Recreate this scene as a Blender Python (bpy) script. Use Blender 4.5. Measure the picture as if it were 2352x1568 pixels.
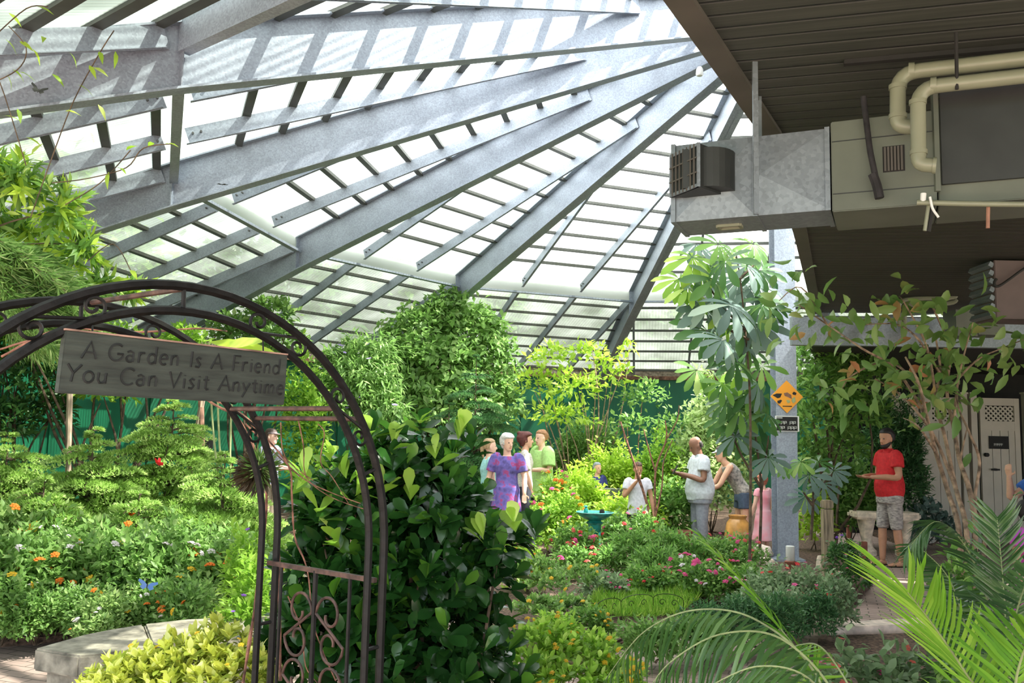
import bpy, bmesh, math, random
import numpy as np
from mathutils import Vector, Matrix
C = bpy.context; D = bpy.data
for o in list(D.objects): D.objects.remove(o)
col = C.scene.collection
PI = math.pi
# ------------------------------------------------------------------ camera, world, sun, exposure
CAMH = 1.68; F = 2015.0; PITCH = math.atan((1001-784)/F); ROLL = 0.021
cp, sp = math.cos(PITCH), math.sin(PITCH); cr, sr = math.cos(ROLL), math.sin(ROLL)
vr = Vector((1, 0, 0)); vu = Vector((0, -sp, cp)); vf = Vector((0, cp, sp))
R_ = cr*vr + sr*vu; U_ = -sr*vr + cr*vu
cam = D.cameras.new('camera'); cam.sensor_width = 36; cam.lens = F/2352*36
cam.clip_start = 0.05; cam.clip_end = 400
co = D.objects.new('camera', cam); col.objects.link(co)
M = Matrix((R_, U_, -vf)).transposed().to_4x4(); M.translation = Vector((0, 0, CAMH))
co.matrix_world = M
C.scene.camera = co
vs = C.scene.view_settings; vs.view_transform = 'Standard'; vs.look = 'None'; vs.gamma = 1; vs.use_curve_mapping = False
vs.exposure = 1.7
w = D.worlds.new('sky'); C.scene.world = w; w.use_nodes = True
wn = w.node_tree.nodes; wl = w.node_tree.links
bg = wn['Background']; bg.inputs[0].default_value = (0.80, 0.92, 1.0, 1); bg.inputs[1].default_value = .95
sd = D.lights.new('sun', 'SUN'); sd.energy = 15.5; sd.angle = 0.009; sd.color = (1, 0.97, 0.91)
so = D.objects.new('sun', sd); col.objects.link(so)
so.location = (15, -3, 25)
so.rotation_euler = Vector((-0.8, 0.12, -1.15)).to_track_quat('-Z', 'Y').to_euler()

def ray(px, py):
    d = R_*(px-1176) + U_*(784-py) + vf*F
    return d/d.y
def at(px, py, Y): d = ray(px, py); return Vector((0, 0, CAMH)) + d*Y
def atz(px, py, z):
    d = ray(px, py); return Vector((0, 0, CAMH)) + d*((z-CAMH)/d.z)
def gr(px, py): return atz(px, py, 0.0)
def P2(Y): return Y/F          # metres per pixel at depth Y

# ------------------------------------------------------------------ helpers
def tag(o, label=None, cat=None, group=None, kind=None):
    if label: o['label'] = label
    if cat: o['category'] = cat
    if group: o['group'] = group
    if kind: o['kind'] = kind
    return o
def thing(name, label, cat, loc=(0, 0, 0), rz=0, group=None):
    o = D.objects.new(name, None); col.objects.link(o); o.empty_display_size = .1
    o.location = loc; o.rotation_euler = (0, 0, rz)
    return tag(o, label, cat, group)
def link(name, me, m=None, parent=None, loc=None):
    o = D.objects.new(name, me); col.objects.link(o)
    if m is not None and not me.materials: me.materials.append(m)
    if parent: o.parent = parent
    if loc is not None: o.location = loc
    return o
def dup(root, loc, rz=0, label=None, group=None, scale=None):
    r = root.copy(); col.objects.link(r); r.location = loc; r.rotation_euler = (0, 0, rz)
    if scale: r.scale = (scale,)*3 if isinstance(scale, (int, float)) else scale
    if label: r['label'] = label
    if group: r['group'] = group
    for ch in list(root.children):
        c = ch.copy(); col.objects.link(c); c.parent = r
        for g in ch.children:
            d = g.copy(); col.objects.link(d); d.parent = c
    return r
class MB:
    """collects shapes given in world space and links them as one mesh"""
    def __init__(s, origin=(0, 0, 0)): s.v = []; s.f = []; s.o = Vector(origin)
    def add(s, vs_, fs):
        n = len(s.v); s.v += [tuple(Vector(v)-s.o) for v in vs_]; s.f += [tuple(n+i for i in f) for f in fs]; return s
    def hexa(s, p):  # p: 4 bottom + 4 top points
        return s.add(p, [(3,2,1,0),(4,5,6,7),(0,1,5,4),(1,2,6,5),(2,3,7,6),(3,0,4,7)])
    def box(s, c, size, rz=0, M3=None):
        hx, hy, hz = size[0]/2, size[1]/2, size[2]/2
        M3 = M3 or Matrix.Rotation(rz, 3, 'Z'); c = Vector(c)
        return s.hexa([c+M3@Vector(q) for q in [(-hx,-hy,-hz),(hx,-hy,-hz),(hx,hy,-hz),(-hx,hy,-hz),(-hx,-hy,hz),(hx,-hy,hz),(hx,hy,hz),(-hx,hy,hz)]])
    def bar(s, a, b, w_, h, up=(0, 0, 1)):
        a = Vector(a); b = Vector(b); d = (b-a).normalized(); x = d.cross(Vector(up)).normalized(); z = x.cross(d)
        x = x*w_/2; z = z*h/2
        return s.hexa([a-x-z, a+x-z, b+x-z, b-x-z, a-x+z, a+x+z, b+x+z, b-x+z])
    def tube(s, pts, r, n=8, cap=True):
        pts = [Vector(p) for p in pts]; N = len(pts)
        rs = r if isinstance(r, (list, tuple)) else [r]*N
        ring = []; prev = None; base = len(s.v); V = []
        for i, p in enumerate(pts):
            d = (pts[min(i+1, N-1)]-pts[max(i-1, 0)])
            if d.length < 1e-9: d = Vector((0, 0, 1))
            d.normalize()
            if prev is None:
                x = d.orthogonal().normalized()
            else:
                x = (prev - d*prev.dot(d))
                x = x.normalized() if x.length > 1e-6 else d.orthogonal().normalized()
            prev = x; y = d.cross(x)
            for k in range(n):
                a = 2*PI*k/n; V.append(p + (x*math.cos(a)+y*math.sin(a))*rs[i])
        Fs = []
        for i in range(N-1):
            for k in range(n):
                k2 = (k+1) % n; Fs.append((i*n+k, i*n+k2, (i+1)*n+k2, (i+1)*n+k))
        if cap: Fs.append(tuple(range(n))[::-1]); Fs.append(tuple((N-1)*n+k for k in range(n)))
        return s.add(V, Fs)
    def lathe(s, c, prof, n=24, sx=1, sy=1):
        c = Vector(c); V = []
        for r, z in prof:
            for k in range(n):
                a = 2*PI*k/n; V.append(c+Vector((r*math.cos(a)*sx, r*math.sin(a)*sy, z)))
        Fs = []
        for i in range(len(prof)-1):
            for k in range(n):
                k2 = (k+1) % n; Fs.append((i*n+k, i*n+k2, (i+1)*n+k2, (i+1)*n+k))
        Fs.append(tuple(range(n))[::-1]); Fs.append(tuple((len(prof)-1)*n+k for k in range(n)))
        return s.add(V, Fs)
    def prism(s, pts, z0, z1):
        n = len(pts); V = [(p[0], p[1], z0) for p in pts]+[(p[0], p[1], z1) for p in pts]
        return s.add(V, [tuple(range(n))[::-1], tuple(range(n, 2*n))]+[(i, (i+1) % n, n+(i+1) % n, n+i) for i in range(n)])
    def build(s, name, m, parent=None, smooth=False, bevel=0):
        me = D.meshes.new(name); me.from_pydata(s.v, [], s.f)
        bm = bmesh.new(); bm.from_mesh(me); bmesh.ops.recalc_face_normals(bm, faces=bm.faces)
        if bevel: 
            bmesh.ops.bevel(bm, geom=[e for e in bm.edges if len(e.link_faces) == 2 and e.calc_face_angle(0) > .6], offset=bevel, segments=2, affect='EDGES', clamp_overlap=True)
        bm.to_mesh(me); bm.free()
        if smooth:
            me.polygons.foreach_set('use_smooth', [True]*len(me.polygons))
            try: me.set_sharp_from_angle(angle=math.radians(40))
            except Exception: pass
        return link(name, me, m, parent)
def spline(pts, n=8):
    pts = [Vector(p) for p in pts]; out = []
    for i in range(len(pts)-1):
        p0 = pts[max(i-1, 0)]; p1 = pts[i]; p2 = pts[i+1]; p3 = pts[min(i+2, len(pts)-1)]
        for k in range(n):
            t = k/n; t2 = t*t; t3 = t2*t
            out.append(0.5*((2*p1)+(p2-p0)*t+(2*p0-5*p1+4*p2-p3)*t2+(3*p1-p0-3*p2+p3)*t3))
    out.append(pts[-1]); return out

# ------------------------------------------------------------------ materials
def nmat(name):
    m = D.materials.new(name); m.use_nodes = True; nt = m.node_tree; b = nt.nodes['Principled BSDF']; return m, nt, b
def N(nt, t, **kw):
    n = nt.nodes.new(t)
    for k, v in kw.items(): setattr(n, k, v)
    return n
def ramp(nt, fac, stops):
    r = N(nt, 'ShaderNodeValToRGB'); nt.links.new(fac, r.inputs[0]); e = r.color_ramp.elements
    while len(e) < len(stops): e.new(0.5)
    for i, (p, c) in enumerate(stops): e[i].position = p; e[i].color = (*c, 1)
    return r.outputs[0]
def mat(name, c, rough=.6, metal=0, noise=.12, scale=8, bump=0, c2=None, spec=.5, stretch=None):
    m, nt, b = nmat(name)
    tc = N(nt, 'ShaderNodeTexCoord'); src = tc.outputs['Object']
    if stretch:
        mp = N(nt, 'ShaderNodeMapping'); mp.inputs['Scale'].default_value = stretch; nt.links.new(src, mp.inputs[0]); src = mp.outputs[0]
    nz = N(nt, 'ShaderNodeTexNoise'); nz.inputs['Scale'].default_value = scale; nz.inputs['Detail'].default_value = 6
    nt.links.new(src, nz.inputs['Vector'])
    c2 = c2 or tuple(max(0, x*(1-2.2*noise)) for x in c); c1 = tuple(min(1, x*(1+noise)) for x in c)
    nt.links.new(ramp(nt, nz.outputs[0], [(.3, c2), (.7, c1)]), b.inputs['Base Color'])
    b.inputs['Roughness'].default_value = rough; b.inputs['Metallic'].default_value = metal
    b.inputs['Specular IOR Level'].default_value = spec
    if bump:
        bp = N(nt, 'ShaderNodeBump'); bp.inputs['Strength'].default_value = bump; bp.inputs['Distance'].default_value = .02
        nt.links.new(nz.outputs[0], bp.inputs['Height']); nt.links.new(bp.outputs[0], b.inputs['Normal'])
    return m
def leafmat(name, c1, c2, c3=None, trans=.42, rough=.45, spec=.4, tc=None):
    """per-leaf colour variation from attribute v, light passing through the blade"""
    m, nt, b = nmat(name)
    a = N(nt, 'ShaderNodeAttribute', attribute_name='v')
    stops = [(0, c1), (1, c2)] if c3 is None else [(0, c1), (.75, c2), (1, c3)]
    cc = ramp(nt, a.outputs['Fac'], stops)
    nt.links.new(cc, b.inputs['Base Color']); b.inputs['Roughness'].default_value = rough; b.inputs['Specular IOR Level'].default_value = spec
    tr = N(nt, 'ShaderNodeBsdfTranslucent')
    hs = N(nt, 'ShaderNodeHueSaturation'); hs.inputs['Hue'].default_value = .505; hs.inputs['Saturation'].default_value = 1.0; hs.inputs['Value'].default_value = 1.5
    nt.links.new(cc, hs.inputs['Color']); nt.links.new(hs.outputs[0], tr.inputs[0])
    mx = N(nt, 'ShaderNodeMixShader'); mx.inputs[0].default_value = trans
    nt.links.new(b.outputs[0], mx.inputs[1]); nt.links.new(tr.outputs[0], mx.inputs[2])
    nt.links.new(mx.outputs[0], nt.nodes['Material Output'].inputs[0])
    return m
MT = {}
def galv(name, base, rough=.5, metal=.35):
    m, nt, b = nmat(name)
    tc = N(nt, 'ShaderNodeTexCoord')
    v = N(nt, 'ShaderNodeTexVoronoi'); v.inputs['Scale'].default_value = 60; nt.links.new(tc.outputs['Object'], v.inputs['Vector'])
    nz = N(nt, 'ShaderNodeTexNoise'); nz.inputs['Scale'].default_value = 2.2; nz.inputs['Detail'].default_value = 8; nt.links.new(tc.outputs['Object'], nz.inputs['Vector'])
    mx = N(nt, 'ShaderNodeMix', data_type='FLOAT'); mx.inputs[0].default_value = .55
    nt.links.new(v.outputs['Color'], mx.inputs[2]); nt.links.new(nz.outputs[0], mx.inputs[3])
    d = tuple(x*.72 for x in base); l = tuple(min(1, x*1.15) for x in base)
    nt.links.new(ramp(nt, mx.outputs[0], [(.25, d), (.75, l)]), b.inputs['Base Color'])
    b.inputs['Roughness'].default_value = rough; b.inputs['Metallic'].default_value = metal
    return m
MT['steel'] = galv('galvanised_steel', (.31, .345, .41), .5, .2)
MT['steel_light'] = galv('galvanised_sheet', (.21, .24, .265), .42, .4)
MT['batten'] = mat('batten_steel', (.075, .078, .068), .5, .2, .1, 6)
MT['bolt'] = mat('bolt_steel', (.12, .12, .12), .5, .4)
MT['green_wall'] = mat('green_board', (.010, .17, .085), .55, 0, .12, 1.5, stretch=(1, 1, .3))
MT['rust'] = mat('rusty_trim', (.30, .15, .10), .8, 0, .3, 9)
MT['black_iron'] = mat('black_iron', (.009, .0075, .007), .5, 0, .3, 30, .15, spec=.3)
MT['red_iron'] = mat('reddish_iron', (.10, .048, .036), .6, .1, .4, 30, .2)  # reddish tone; on the scrolls it paints in their pinkish highlight
MT['dark'] = mat('dark_paint_and_shade', (.016, .015, .014), .8)
MT['vinyl'] = mat('tan_vinyl', (.46, .415, .335), .5, 0, .05, 3)
MT['pvc'] = mat('cream_pvc', (.23, .24, .165), .35, 0, .06, 5)
MT['unit'] = mat('beige_cabinet', (.115, .13, .10), .5, 0, .1, 4)
MT['unit_dark'] = mat('dark_grey_panel', (.024, .028, .027), .55, 0, .1, 8)
MT['unit_brown'] = mat('brown_cabinet', (.12, .085, .08), .6, 0, .1, 5)
MT['foam'] = mat('black_foam', (.02, .018, .02), .8, 0, .3, 20, .4)
MT['white'] = mat('white_plastic', (.75, .75, .72), .4, 0, .04)
MT['stone'] = mat('cast_stone', (.33, .29, .23), .85, 0, .32, 11, .9)
MT['bench'] = mat('bench_concrete', (.80, .66, .52), .85, 0, .2, 12, .4)
MT['curb'] = mat('pale_curb', (.78, .64, .54), .85, 0, .2, 9, .3)
MT['wood'] = mat('weathered_wood', (.34, .26, .17), .8, 0, .3, 6, .4, stretch=(6, 6, .6))
MT['wood_pole'] = mat('pole_wood', (.45, .33, .24), .8, 0, .3, 6, .4, stretch=(6, 6, .6))
MT['bark'] = mat('bark', (.13, .085, .055), .9, 0, .35, 14, .6)
MT['bark_light'] = mat('pale_bark', (.36, .24, .16), .85, 0, .35, 16, .5)
MT['vine'] = mat('dry_vine_bark', (.30, .13, .085), .8, 0, .4, 30, .4)
MT['teal'] = mat('turquoise_glaze', (.025, .27, .25), .25, 0, .35, 9, .1)
MT['terracotta'] = mat('terracotta', (.30, .10, .06), .7, 0, .2, 8)
MT['amber'] = mat('amber_glaze', (.62, .30, .08), .25, 0, .25, 6)
MT['trough'] = mat('grey_trough', (.075, .085, .065), .8, 0, .2, 9)
# ------------------------------------------------------------------ the ground
def brick_mat():
    m, nt, b = nmat('brick_pavers')
    tc = N(nt, 'ShaderNodeTexCoord'); mp = N(nt, 'ShaderNodeMapping'); nt.links.new(tc.outputs['Object'], mp.inputs[0])
    mp.inputs['Rotation'].default_value = (0, 0, .35)
    br = N(nt, 'ShaderNodeTexBrick'); nt.links.new(mp.outputs[0], br.inputs[0])
    br.inputs['Scale'].default_value = 1; br.inputs['Brick Width'].default_value = .21; br.inputs['Row Height'].default_value = .105
    br.inputs['Mortar Size'].default_value = .006
    br.inputs['Color1'].default_value = (.44, .31, .27, 1); br.inputs['Color2'].default_value = (.34, .245, .21, 1); br.inputs['Mortar'].default_value = (.16, .12, .10, 1)
    nz = N(nt, 'ShaderNodeTexNoise'); nz.inputs['Scale'].default_value = 3; nz.inputs['Detail'].default_value = 8; nt.links.new(tc.outputs['Object'], nz.inputs[0])
    mx = N(nt, 'ShaderNodeMix', data_type='RGBA', blend_type='MULTIPLY'); mx.inputs[0].default_value = .6
    nt.links.new(br.outputs[0], mx.inputs[6]); nt.links.new(ramp(nt, nz.outputs[0], [(.3, (.6, .6, .6)), (.7, (1, 1, 1))]), mx.inputs[7])
    nt.links.new(mx.outputs[2], b.inputs['Base Color']); b.inputs['Roughness'].default_value = .85
    bp = N(nt, 'ShaderNodeBump'); bp.inputs['Strength'].default_value = .5; bp.inputs['Distance'].default_value = .01
    nt.links.new(br.outputs['Fac'], bp.inputs['Height']); bp.invert = True; nt.links.new(bp.outputs[0], b.inputs['Normal'])
    return m
MT['brick'] = brick_mat()
MT['soil'] = mat('mulch_soil', (.15, .09, .06), .95, 0, .45, 30, .9)
MT['lawn'] = mat('outside_grass', (.10, .16, .05), .95, 0, .3, 2)
mb = MB(); mb.box((4, 10, -.05), (44, 44, .1)); o = mb.build('floor', MT['brick']); tag(o, kind='structure')
mb = MB(); mb.lathe((4, 10, -.16), [(22, 0), (90, 0), (90, .05), (22, .05)], 48); o = mb.build('floor_outside', MT['lawn']); tag(o, kind='structure')
def bed(name, pts, h=.07):
    pts = [tuple(p)[:2] for p in pts]
    mb = MB(); mb.prism(pts, -.02, h); o = mb.build(name, MT['soil'], bevel=.02); return tag(o, kind='structure')
G = lambda *a: [gr(*p) for p in a]
ring_pts = lambda s, a0, a1, n: [(CX+s*math.cos(a0+(a1-a0)*k/n), CY+s*math.sin(a0+(a1-a0)*k/n)) for k in range(n+1)]
CX, CY = 3.865, 12.40
left_bed = G((560, 1425), (330, 1452), (120, 1475), (-60, 1492), (-320, 1500)) + [Vector((-8.2, 9.5, 0)), Vector((-7.9, 13.5, 0)), Vector((-6.2, 18.2, 0)), Vector((-2.6, 21.2, 0)), Vector((-.6, 18.0, 0))] + G((700, 1260), (660, 1350))
bed('planting_bed', left_bed)
island = G((1130, 1480), (1300, 1545), (1430, 1545), (1400, 1500), (1500, 1462), (1680, 1452), (1840, 1428), (1960, 1395), (2000, 1345), (1960, 1290), (1900, 1240), (1800, 1228), (1700, 1245), (1560, 1215), (1420, 1200), (1300, 1215), (1210, 1250), (1130, 1330), (1090, 1400))
bed('planting_bed', island)
back_bed = [Vector((-1.2, 16.2, 0)), Vector((1.5, 15.8, 0)), Vector((3.5, 15.9, 0)), Vector((4.6, 15.4, 0))] + G((1860, 1215), (1900, 1222), (1960, 1216)) + [Vector((6.6, 15.2, 0)), Vector((7.4, 16.0, 0)), Vector((6.8, 23.0, 0)), Vector((-.5, 22.6, 0))]
bed('planting_bed', back_bed)
near_bed = G((1880, 1478), (2130, 1470), (2300, 1400), (2420, 1330)) + [Vector((5.6, 6.2, 0)), Vector((5, 3, 0)), Vector((2.0, 2.4, 0)), Vector((1.2, 3.6, 0)), Vector((1.55, 4.8, 0))]
bed('planting_bed', near_bed)
front_bed = [Vector(p) for p in [(-2.1, 4.1, 0), (-1.3, 4.35, 0), (-.2, 4.9, 0), (.5, 5.3, 0), (.8, 4.6, 0), (.6, 3.3, 0), (-.2, 2.9, 0), (-1.1, 3.2, 0), (-1.9, 3.5, 0)]]
bed('planting_bed', front_bed)

# ------------------------------------------------------------------ roof of the glasshouse (twelve-sided, two slopes)
PH = 4.304; DA = 2*PI/12; RK = 8.48; AK = RK*math.cos(DA/2); SU, SL = .383, .42; ZK = 5.24; AW = 12.0; TT = math.tan(DA/2)
ang = lambda i: PH - DA*i
def rz_(s): return ZK+(AK-s)*SU if s < AK else ZK-(s-AK)*SL
def fp(i, a, s, dz=0):     # point on facet i: tangent offset a, apothem s
    m = ang(i+.5); mx_, my_ = math.cos(m), math.sin(m)
    return Vector((CX+mx_*s-my_*a, CY+my_*s+mx_*a, rz_(s)+dz))
def glaz_mat():
    m, nt, b = nmat('corrugated_glazing')
    uv = N(nt, 'ShaderNodeUVMap')
    wv = N(nt, 'ShaderNodeTexWave'); wv.bands_direction = 'X'; wv.inputs['Scale'].default_value = 4.2; nt.links.new(uv.outputs[0], wv.inputs[0])
    mp = N(nt, 'ShaderNodeMapping'); mp.inputs['Scale'].default_value = (9, .9, 1); nt.links.new(uv.outputs[0], mp.inputs[0])
    nz = N(nt, 'ShaderNodeTexNoise'); nz.inputs['Scale'].default_value = 1; nz.inputs['Detail'].default_value = 5; nt.links.new(mp.outputs[0], nz.inputs[0])
    # algae on the lower sheets; the same gradient paints in their dimmer light
    sx = N(nt, 'ShaderNodeSeparateXYZ'); nt.links.new(uv.outputs[0], sx.inputs[0])
    mr = N(nt, 'ShaderNodeMapRange'); mr.inputs[1].default_value = 4.5; mr.inputs[2].default_value = 9.2; nt.links.new(sx.outputs[1], mr.inputs[0])
    nz2 = N(nt, 'ShaderNodeTexNoise'); nz2.inputs['Scale'].default_value = .9; nz2.inputs['Detail'].default_value = 5; nt.links.new(uv.outputs[0], nz2.inputs[0])
    m1 = N(nt, 'ShaderNodeMath', operation='MULTIPLY'); nt.links.new(mr.outputs[0], m1.inputs[0])
    r1 = ramp(nt, nz2.outputs[0], [(.3, (.8,)*3), (.65, (1,)*3)]); nt.links.new(r1, m1.inputs[1])
    colr = N(nt, 'ShaderNodeMix', data_type='RGBA'); nt.links.new(m1.outputs[0], colr.inputs[0])
    colr.inputs[6].default_value = (.93, .95, .96, 1); colr.inputs[7].default_value = (.15, .16, .14, 1)
    tr = N(nt, 'ShaderNodeBsdfTranslucent'); nt.links.new(colr.outputs[2], tr.inputs[0])
    df = N(nt, 'ShaderNodeBsdfDiffuse'); nt.links.new(colr.outputs[2], df.inputs[0])
    gl = N(nt, 'ShaderNodeMixShader'); gl.inputs[0].default_value = .2; nt.links.new(tr.outputs[0], gl.inputs[1]); nt.links.new(df.outputs[0], gl.inputs[2])
    tp = N(nt, 'ShaderNodeBsdfTransparent'); tc2 = N(nt, 'ShaderNodeMix', data_type='RGBA'); nt.links.new(m1.outputs[0], tc2.inputs[0]); tc2.inputs[6].default_value = (.98, .99, .98, 1); tc2.inputs[7].default_value = (.52, .55, .50, 1); nt.links.new(tc2.outputs[2], tp.inputs[0])
    mx = N(nt, 'ShaderNodeMixShader')
    m2 = N(nt, 'ShaderNodeMath', operation='MULTIPLY'); nt.links.new(wv.outputs['Fac'], m2.inputs[0]); nt.links.new(nz.outputs[0], m2.inputs[1])
    m3 = N(nt, 'ShaderNodeMapRange'); m3.inputs[1].default_value = 0; m3.inputs[2].default_value = .7; m3.inputs[3].default_value = .66; m3.inputs[4].default_value = .34
    nt.links.new(m2.outputs[0], m3.inputs[0]); nt.links.new(m3.outputs[0], mx.inputs[0])
    nt.links.new(gl.outputs[0], mx.inputs[1]); nt.links.new(tp.outputs[0], mx.inputs[2])
    nt.links.new(mx.outputs[0], nt.nodes['Material Output'].inputs[0])
    return m
MT['glaz'] = glaz_mat()
m, nt, b = nmat('white_sunlit_web'); tr = N(nt, 'ShaderNodeBsdfTranslucent'); tr.inputs[0].default_value = (.95, .95, .95, 1); nt.links.new(tr.outputs[0], nt.nodes['Material Output'].inputs[0]); MT['sunlit_web'] = m  # white sheet stands in for the sunlit web of the ring beam
def sheet(name, i, s0, s1, m, parent):
    me = D.meshes.new(name)
    P = [fp(i, -s0*TT, s0), fp(i, s0*TT, s0), fp(i, s1*TT, s1), fp(i, -s1*TT, s1)]
    me.from_pydata([tuple(p) for p in P]+[tuple(p+Vector((0, 0, .006))) for p in P], [], [(0, 1, 2, 3), (7, 6, 5, 4), (0, 4, 5, 1), (1, 5, 6, 2), (2, 6, 7, 3), (3, 7, 4, 0)])
    u = me.uv_layers.new(); st = [(-s0*TT, s0), (s0*TT, s0), (s1*TT, s1), (-s1*TT, s1)]
    for l in me.loops: u.data[l.index].uv = st[l.vertex_index % 4]
    return link(name, me, m, parent)
bolt_me = None
def bolt(p, d, parent, r=.016):
    d = Vector(d).normalized(); mb = MB(); mb.tube([Vector(p), Vector(p)+d*.03], r, 6); return mb.build('bolt', MT['bolt'], parent)
for i in range(-2, 10):
    e = D.objects.new('window_%d' % (i+3), None); col.objects.link(e); tag(e, kind='structure')
    sheet('glazing_panel', i, .9, AK, MT['glaz'], e); sheet('glazing_panel', i, AK, AW+.25, MT['glaz'], e)
    vis = -1 <= i <= 6
    # ring beam
    a = AK*TT-.05
    mb = MB(); mb.bar(fp(i, -a, AK, -.30), fp(i, a, AK, -.30), .11, .04); mb.build('ring_beam', MT['steel'], e)
    mb = MB(); mb.bar(fp(i, -a, AK+.05, -.15), fp(i, a, AK+.05, -.15), .008, .26); mb.build('ring_web', MT['steel'] if i in (-1, 0, 1) else MT['sunlit_web'], e)  # ring beam web: white where it looks sunlit, steel on the near facets
    # rafters: Z sections running up the slope
    for (aa, lo, hi) in [(-.73, 0, 1), (.73, 0, 1)]:
        s0 = abs(aa)/TT+.12
        mb = MB(); q0, q1 = fp(i, aa, s0, -.15), fp(i, aa, AK-.12, -.15)
        mb.bar(q0, q1, .010, .20); mb.bar(q0+Vector((0, 0, -.095)), q1+Vector((0, 0, -.095)), .055, .008); mb.build('rafter', MT['steel'], e)
    for aa in (-2.195, -.73, .73, 2.195):
        mb = MB(); q0, q1 = fp(i, aa, AK+.14, -.15), fp(i, aa, AW, -.15)
        mb.bar(q0, q1, .010, .20); mb.bar(q0+Vector((0, 0, -.095)), q1+Vector((0, 0, -.095)), .055, .008); mb.build('rafter', MT['steel'], e)
    if vis:
        for aa in (-.73, .73):
            for s_, sg in ((AK-.12, -1), (AK+.14, 1)):
                for k in (0, 1):
                    p = fp(i, aa, s_+sg*(.06+.09*k), -.13); m_ = ang(i+.5); tn = Vector((-math.sin(m_), math.cos(m_), 0))
                    for q in (1, -1): bolt(p+tn*q*.004, tn*q, e, .015)
    # battens across the slope
    ss = [AK+.22+.52*k for k in range(8)]+[AK-.78-.54*k for k in range(13)]
    for s_ in ss:
        if s_ < .9: continue
        a = s_*TT-.03
        mb = MB(); mb.bar(fp(i, -a, s_, -.03), fp(i, a, s_, -.03), .10, .05); mb.build('batten', MT['batten'], e)
def ibeam(i):
    r0, r1, r2 = .25, RK, (AW+.2)/math.cos(DA/2); c, s_ = math.cos(ang(i)), math.sin(ang(i))
    zt = lambda r: rz_(r*math.cos(DA/2))-.03
    zb = lambda r: zt(r)-.62
    prof = [(r, zt(r), zb(r)) for r in (r0, r1, r2)]
    p = lambda r, z, t: Vector((CX+c*r-s_*t, CY+s_*r+c*t, z))
    mb = MB()
    for (ra, ta, ba), (rb, tb, bb) in zip(prof, prof[1:]):
        for (h, l0, l1, l2, l3) in [(.007, ba, bb, tb, ta), (.105, ba-.0, bb-.0, bb+.022, ba+.022), (.105, ta-.022, tb-.022, tb, ta)]:
            mb.hexa([p(ra, l0, -h), p(rb, l1, -h), p(rb, l1, h), p(ra, l0, h), p(ra, l3, -h), p(rb, l2, -h), p(rb, l2, h), p(ra, l3, h)])
    return mb, p, zt, zb
beam_lab = {0: 'wide grey steel roof beam crossing the top edge, nearest overhead', 1: 'widest galvanised roof beam in full view, running to the upper left edge',
            2: 'second long galvanised roof beam below the widest one, ending behind the left tree', 3: 'third sloping galvanised roof beam, running down above the iron arch',
            4: 'steel roof beam whose lower end reaches the top of the vine-covered tree', 5: 'steepest grey roof beam, coming down left of the air duct'}
for i in range(-2, 10):
    mb, p, zt, zb = ibeam(i)
    if 0 <= i <= 5:
        t = thing('roof_beam', beam_lab[i], 'beam', (CX+math.cos(ang(i))*RK, CY+math.sin(ang(i))*RK, zb(RK)), 0, 'radial steel roof beams')
        mb.o = Vector(t.location); mb.v = [tuple(Vector(v)-mb.o) for v in mb.v]
        mb.build('girder', MT['steel'], t)
        m2 = MB(t.location)
        for sg in (-1, 1): m2.hexa([p(RK-.006, zb(RK)+.02, .004*sg), p(RK+.006, zb(RK)+.02, .004*sg), p(RK+.006, zb(RK)+.02, .1*sg), p(RK-.006, zb(RK)+.02, .1*sg), p(RK-.006, zt(RK)-.02, .004*sg), p(RK+.006, zt(RK)-.02, .004*sg), p(RK+.006, zt(RK)-.02, .1*sg), p(RK-.006, zt(RK)-.02, .1*sg)])
        m2.build('stiffener_plate', MT['steel'], t)
    else:
        o = mb.build('trim_%d' % (i+4), MT['steel']); tag(o, kind='structure')
# dark drum the beams meet in, over the mast
mb = MB(); mb.lathe((CX, CY, 7.45), [(.34, 0), (.34, .95), (.02, 1.0)], 24); tag(mb.build('trim_20', MT['steel']), kind='structure')

# perimeter walls
for i in range(1, 9):
    m_ = ang(i+.5); a = AW*TT
    mb = MB(); P = [fp(i, -a, AW), fp(i, a, AW), fp(i, a+.02, AW+.1), fp(i, -a-.02, AW+.1)]
    mb.prism([(q.x, q.y) for q in P], -.02, 3.32); o = mb.build('wall_%s' % ['left_front', 'left', 'left_back', 'back_left', 'back', 'back_right', 'right', 'right_front'][i-1], MT['green_wall']); tag(o, kind='structure')
    mb = MB(); q0 = fp(i, -a, AW-.03); q1 = fp(i, a, AW-.03); q0.z = q1.z = 3.37; mb.bar(q0, q1, .16, .10); tag(mb.build('trim_%d' % (30+i), MT['rust']), kind='structure')
    mb = MB(); q0 = fp(i, -a, AW+.05); q1 = fp(i, a, AW+.05); q0.z = q1.z = 3.53; mb.bar(q0, q1, .05, .22); tag(mb.build('trim_%d' % (40+i), MT['stone']), kind='structure')
    # dark joints between boards: posts standing proud of the wall
    for k in range(-2, 3):
        q = fp(i, k*1.22+.3, AW-.02); mb = MB(); mb.box((q.x, q.y, 1.66), (.05, .03, 3.3), m_+PI/2); tag(mb.build('trim_%d' % (60+i*6+k), MT['green_wall']), kind='structure')

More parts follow.
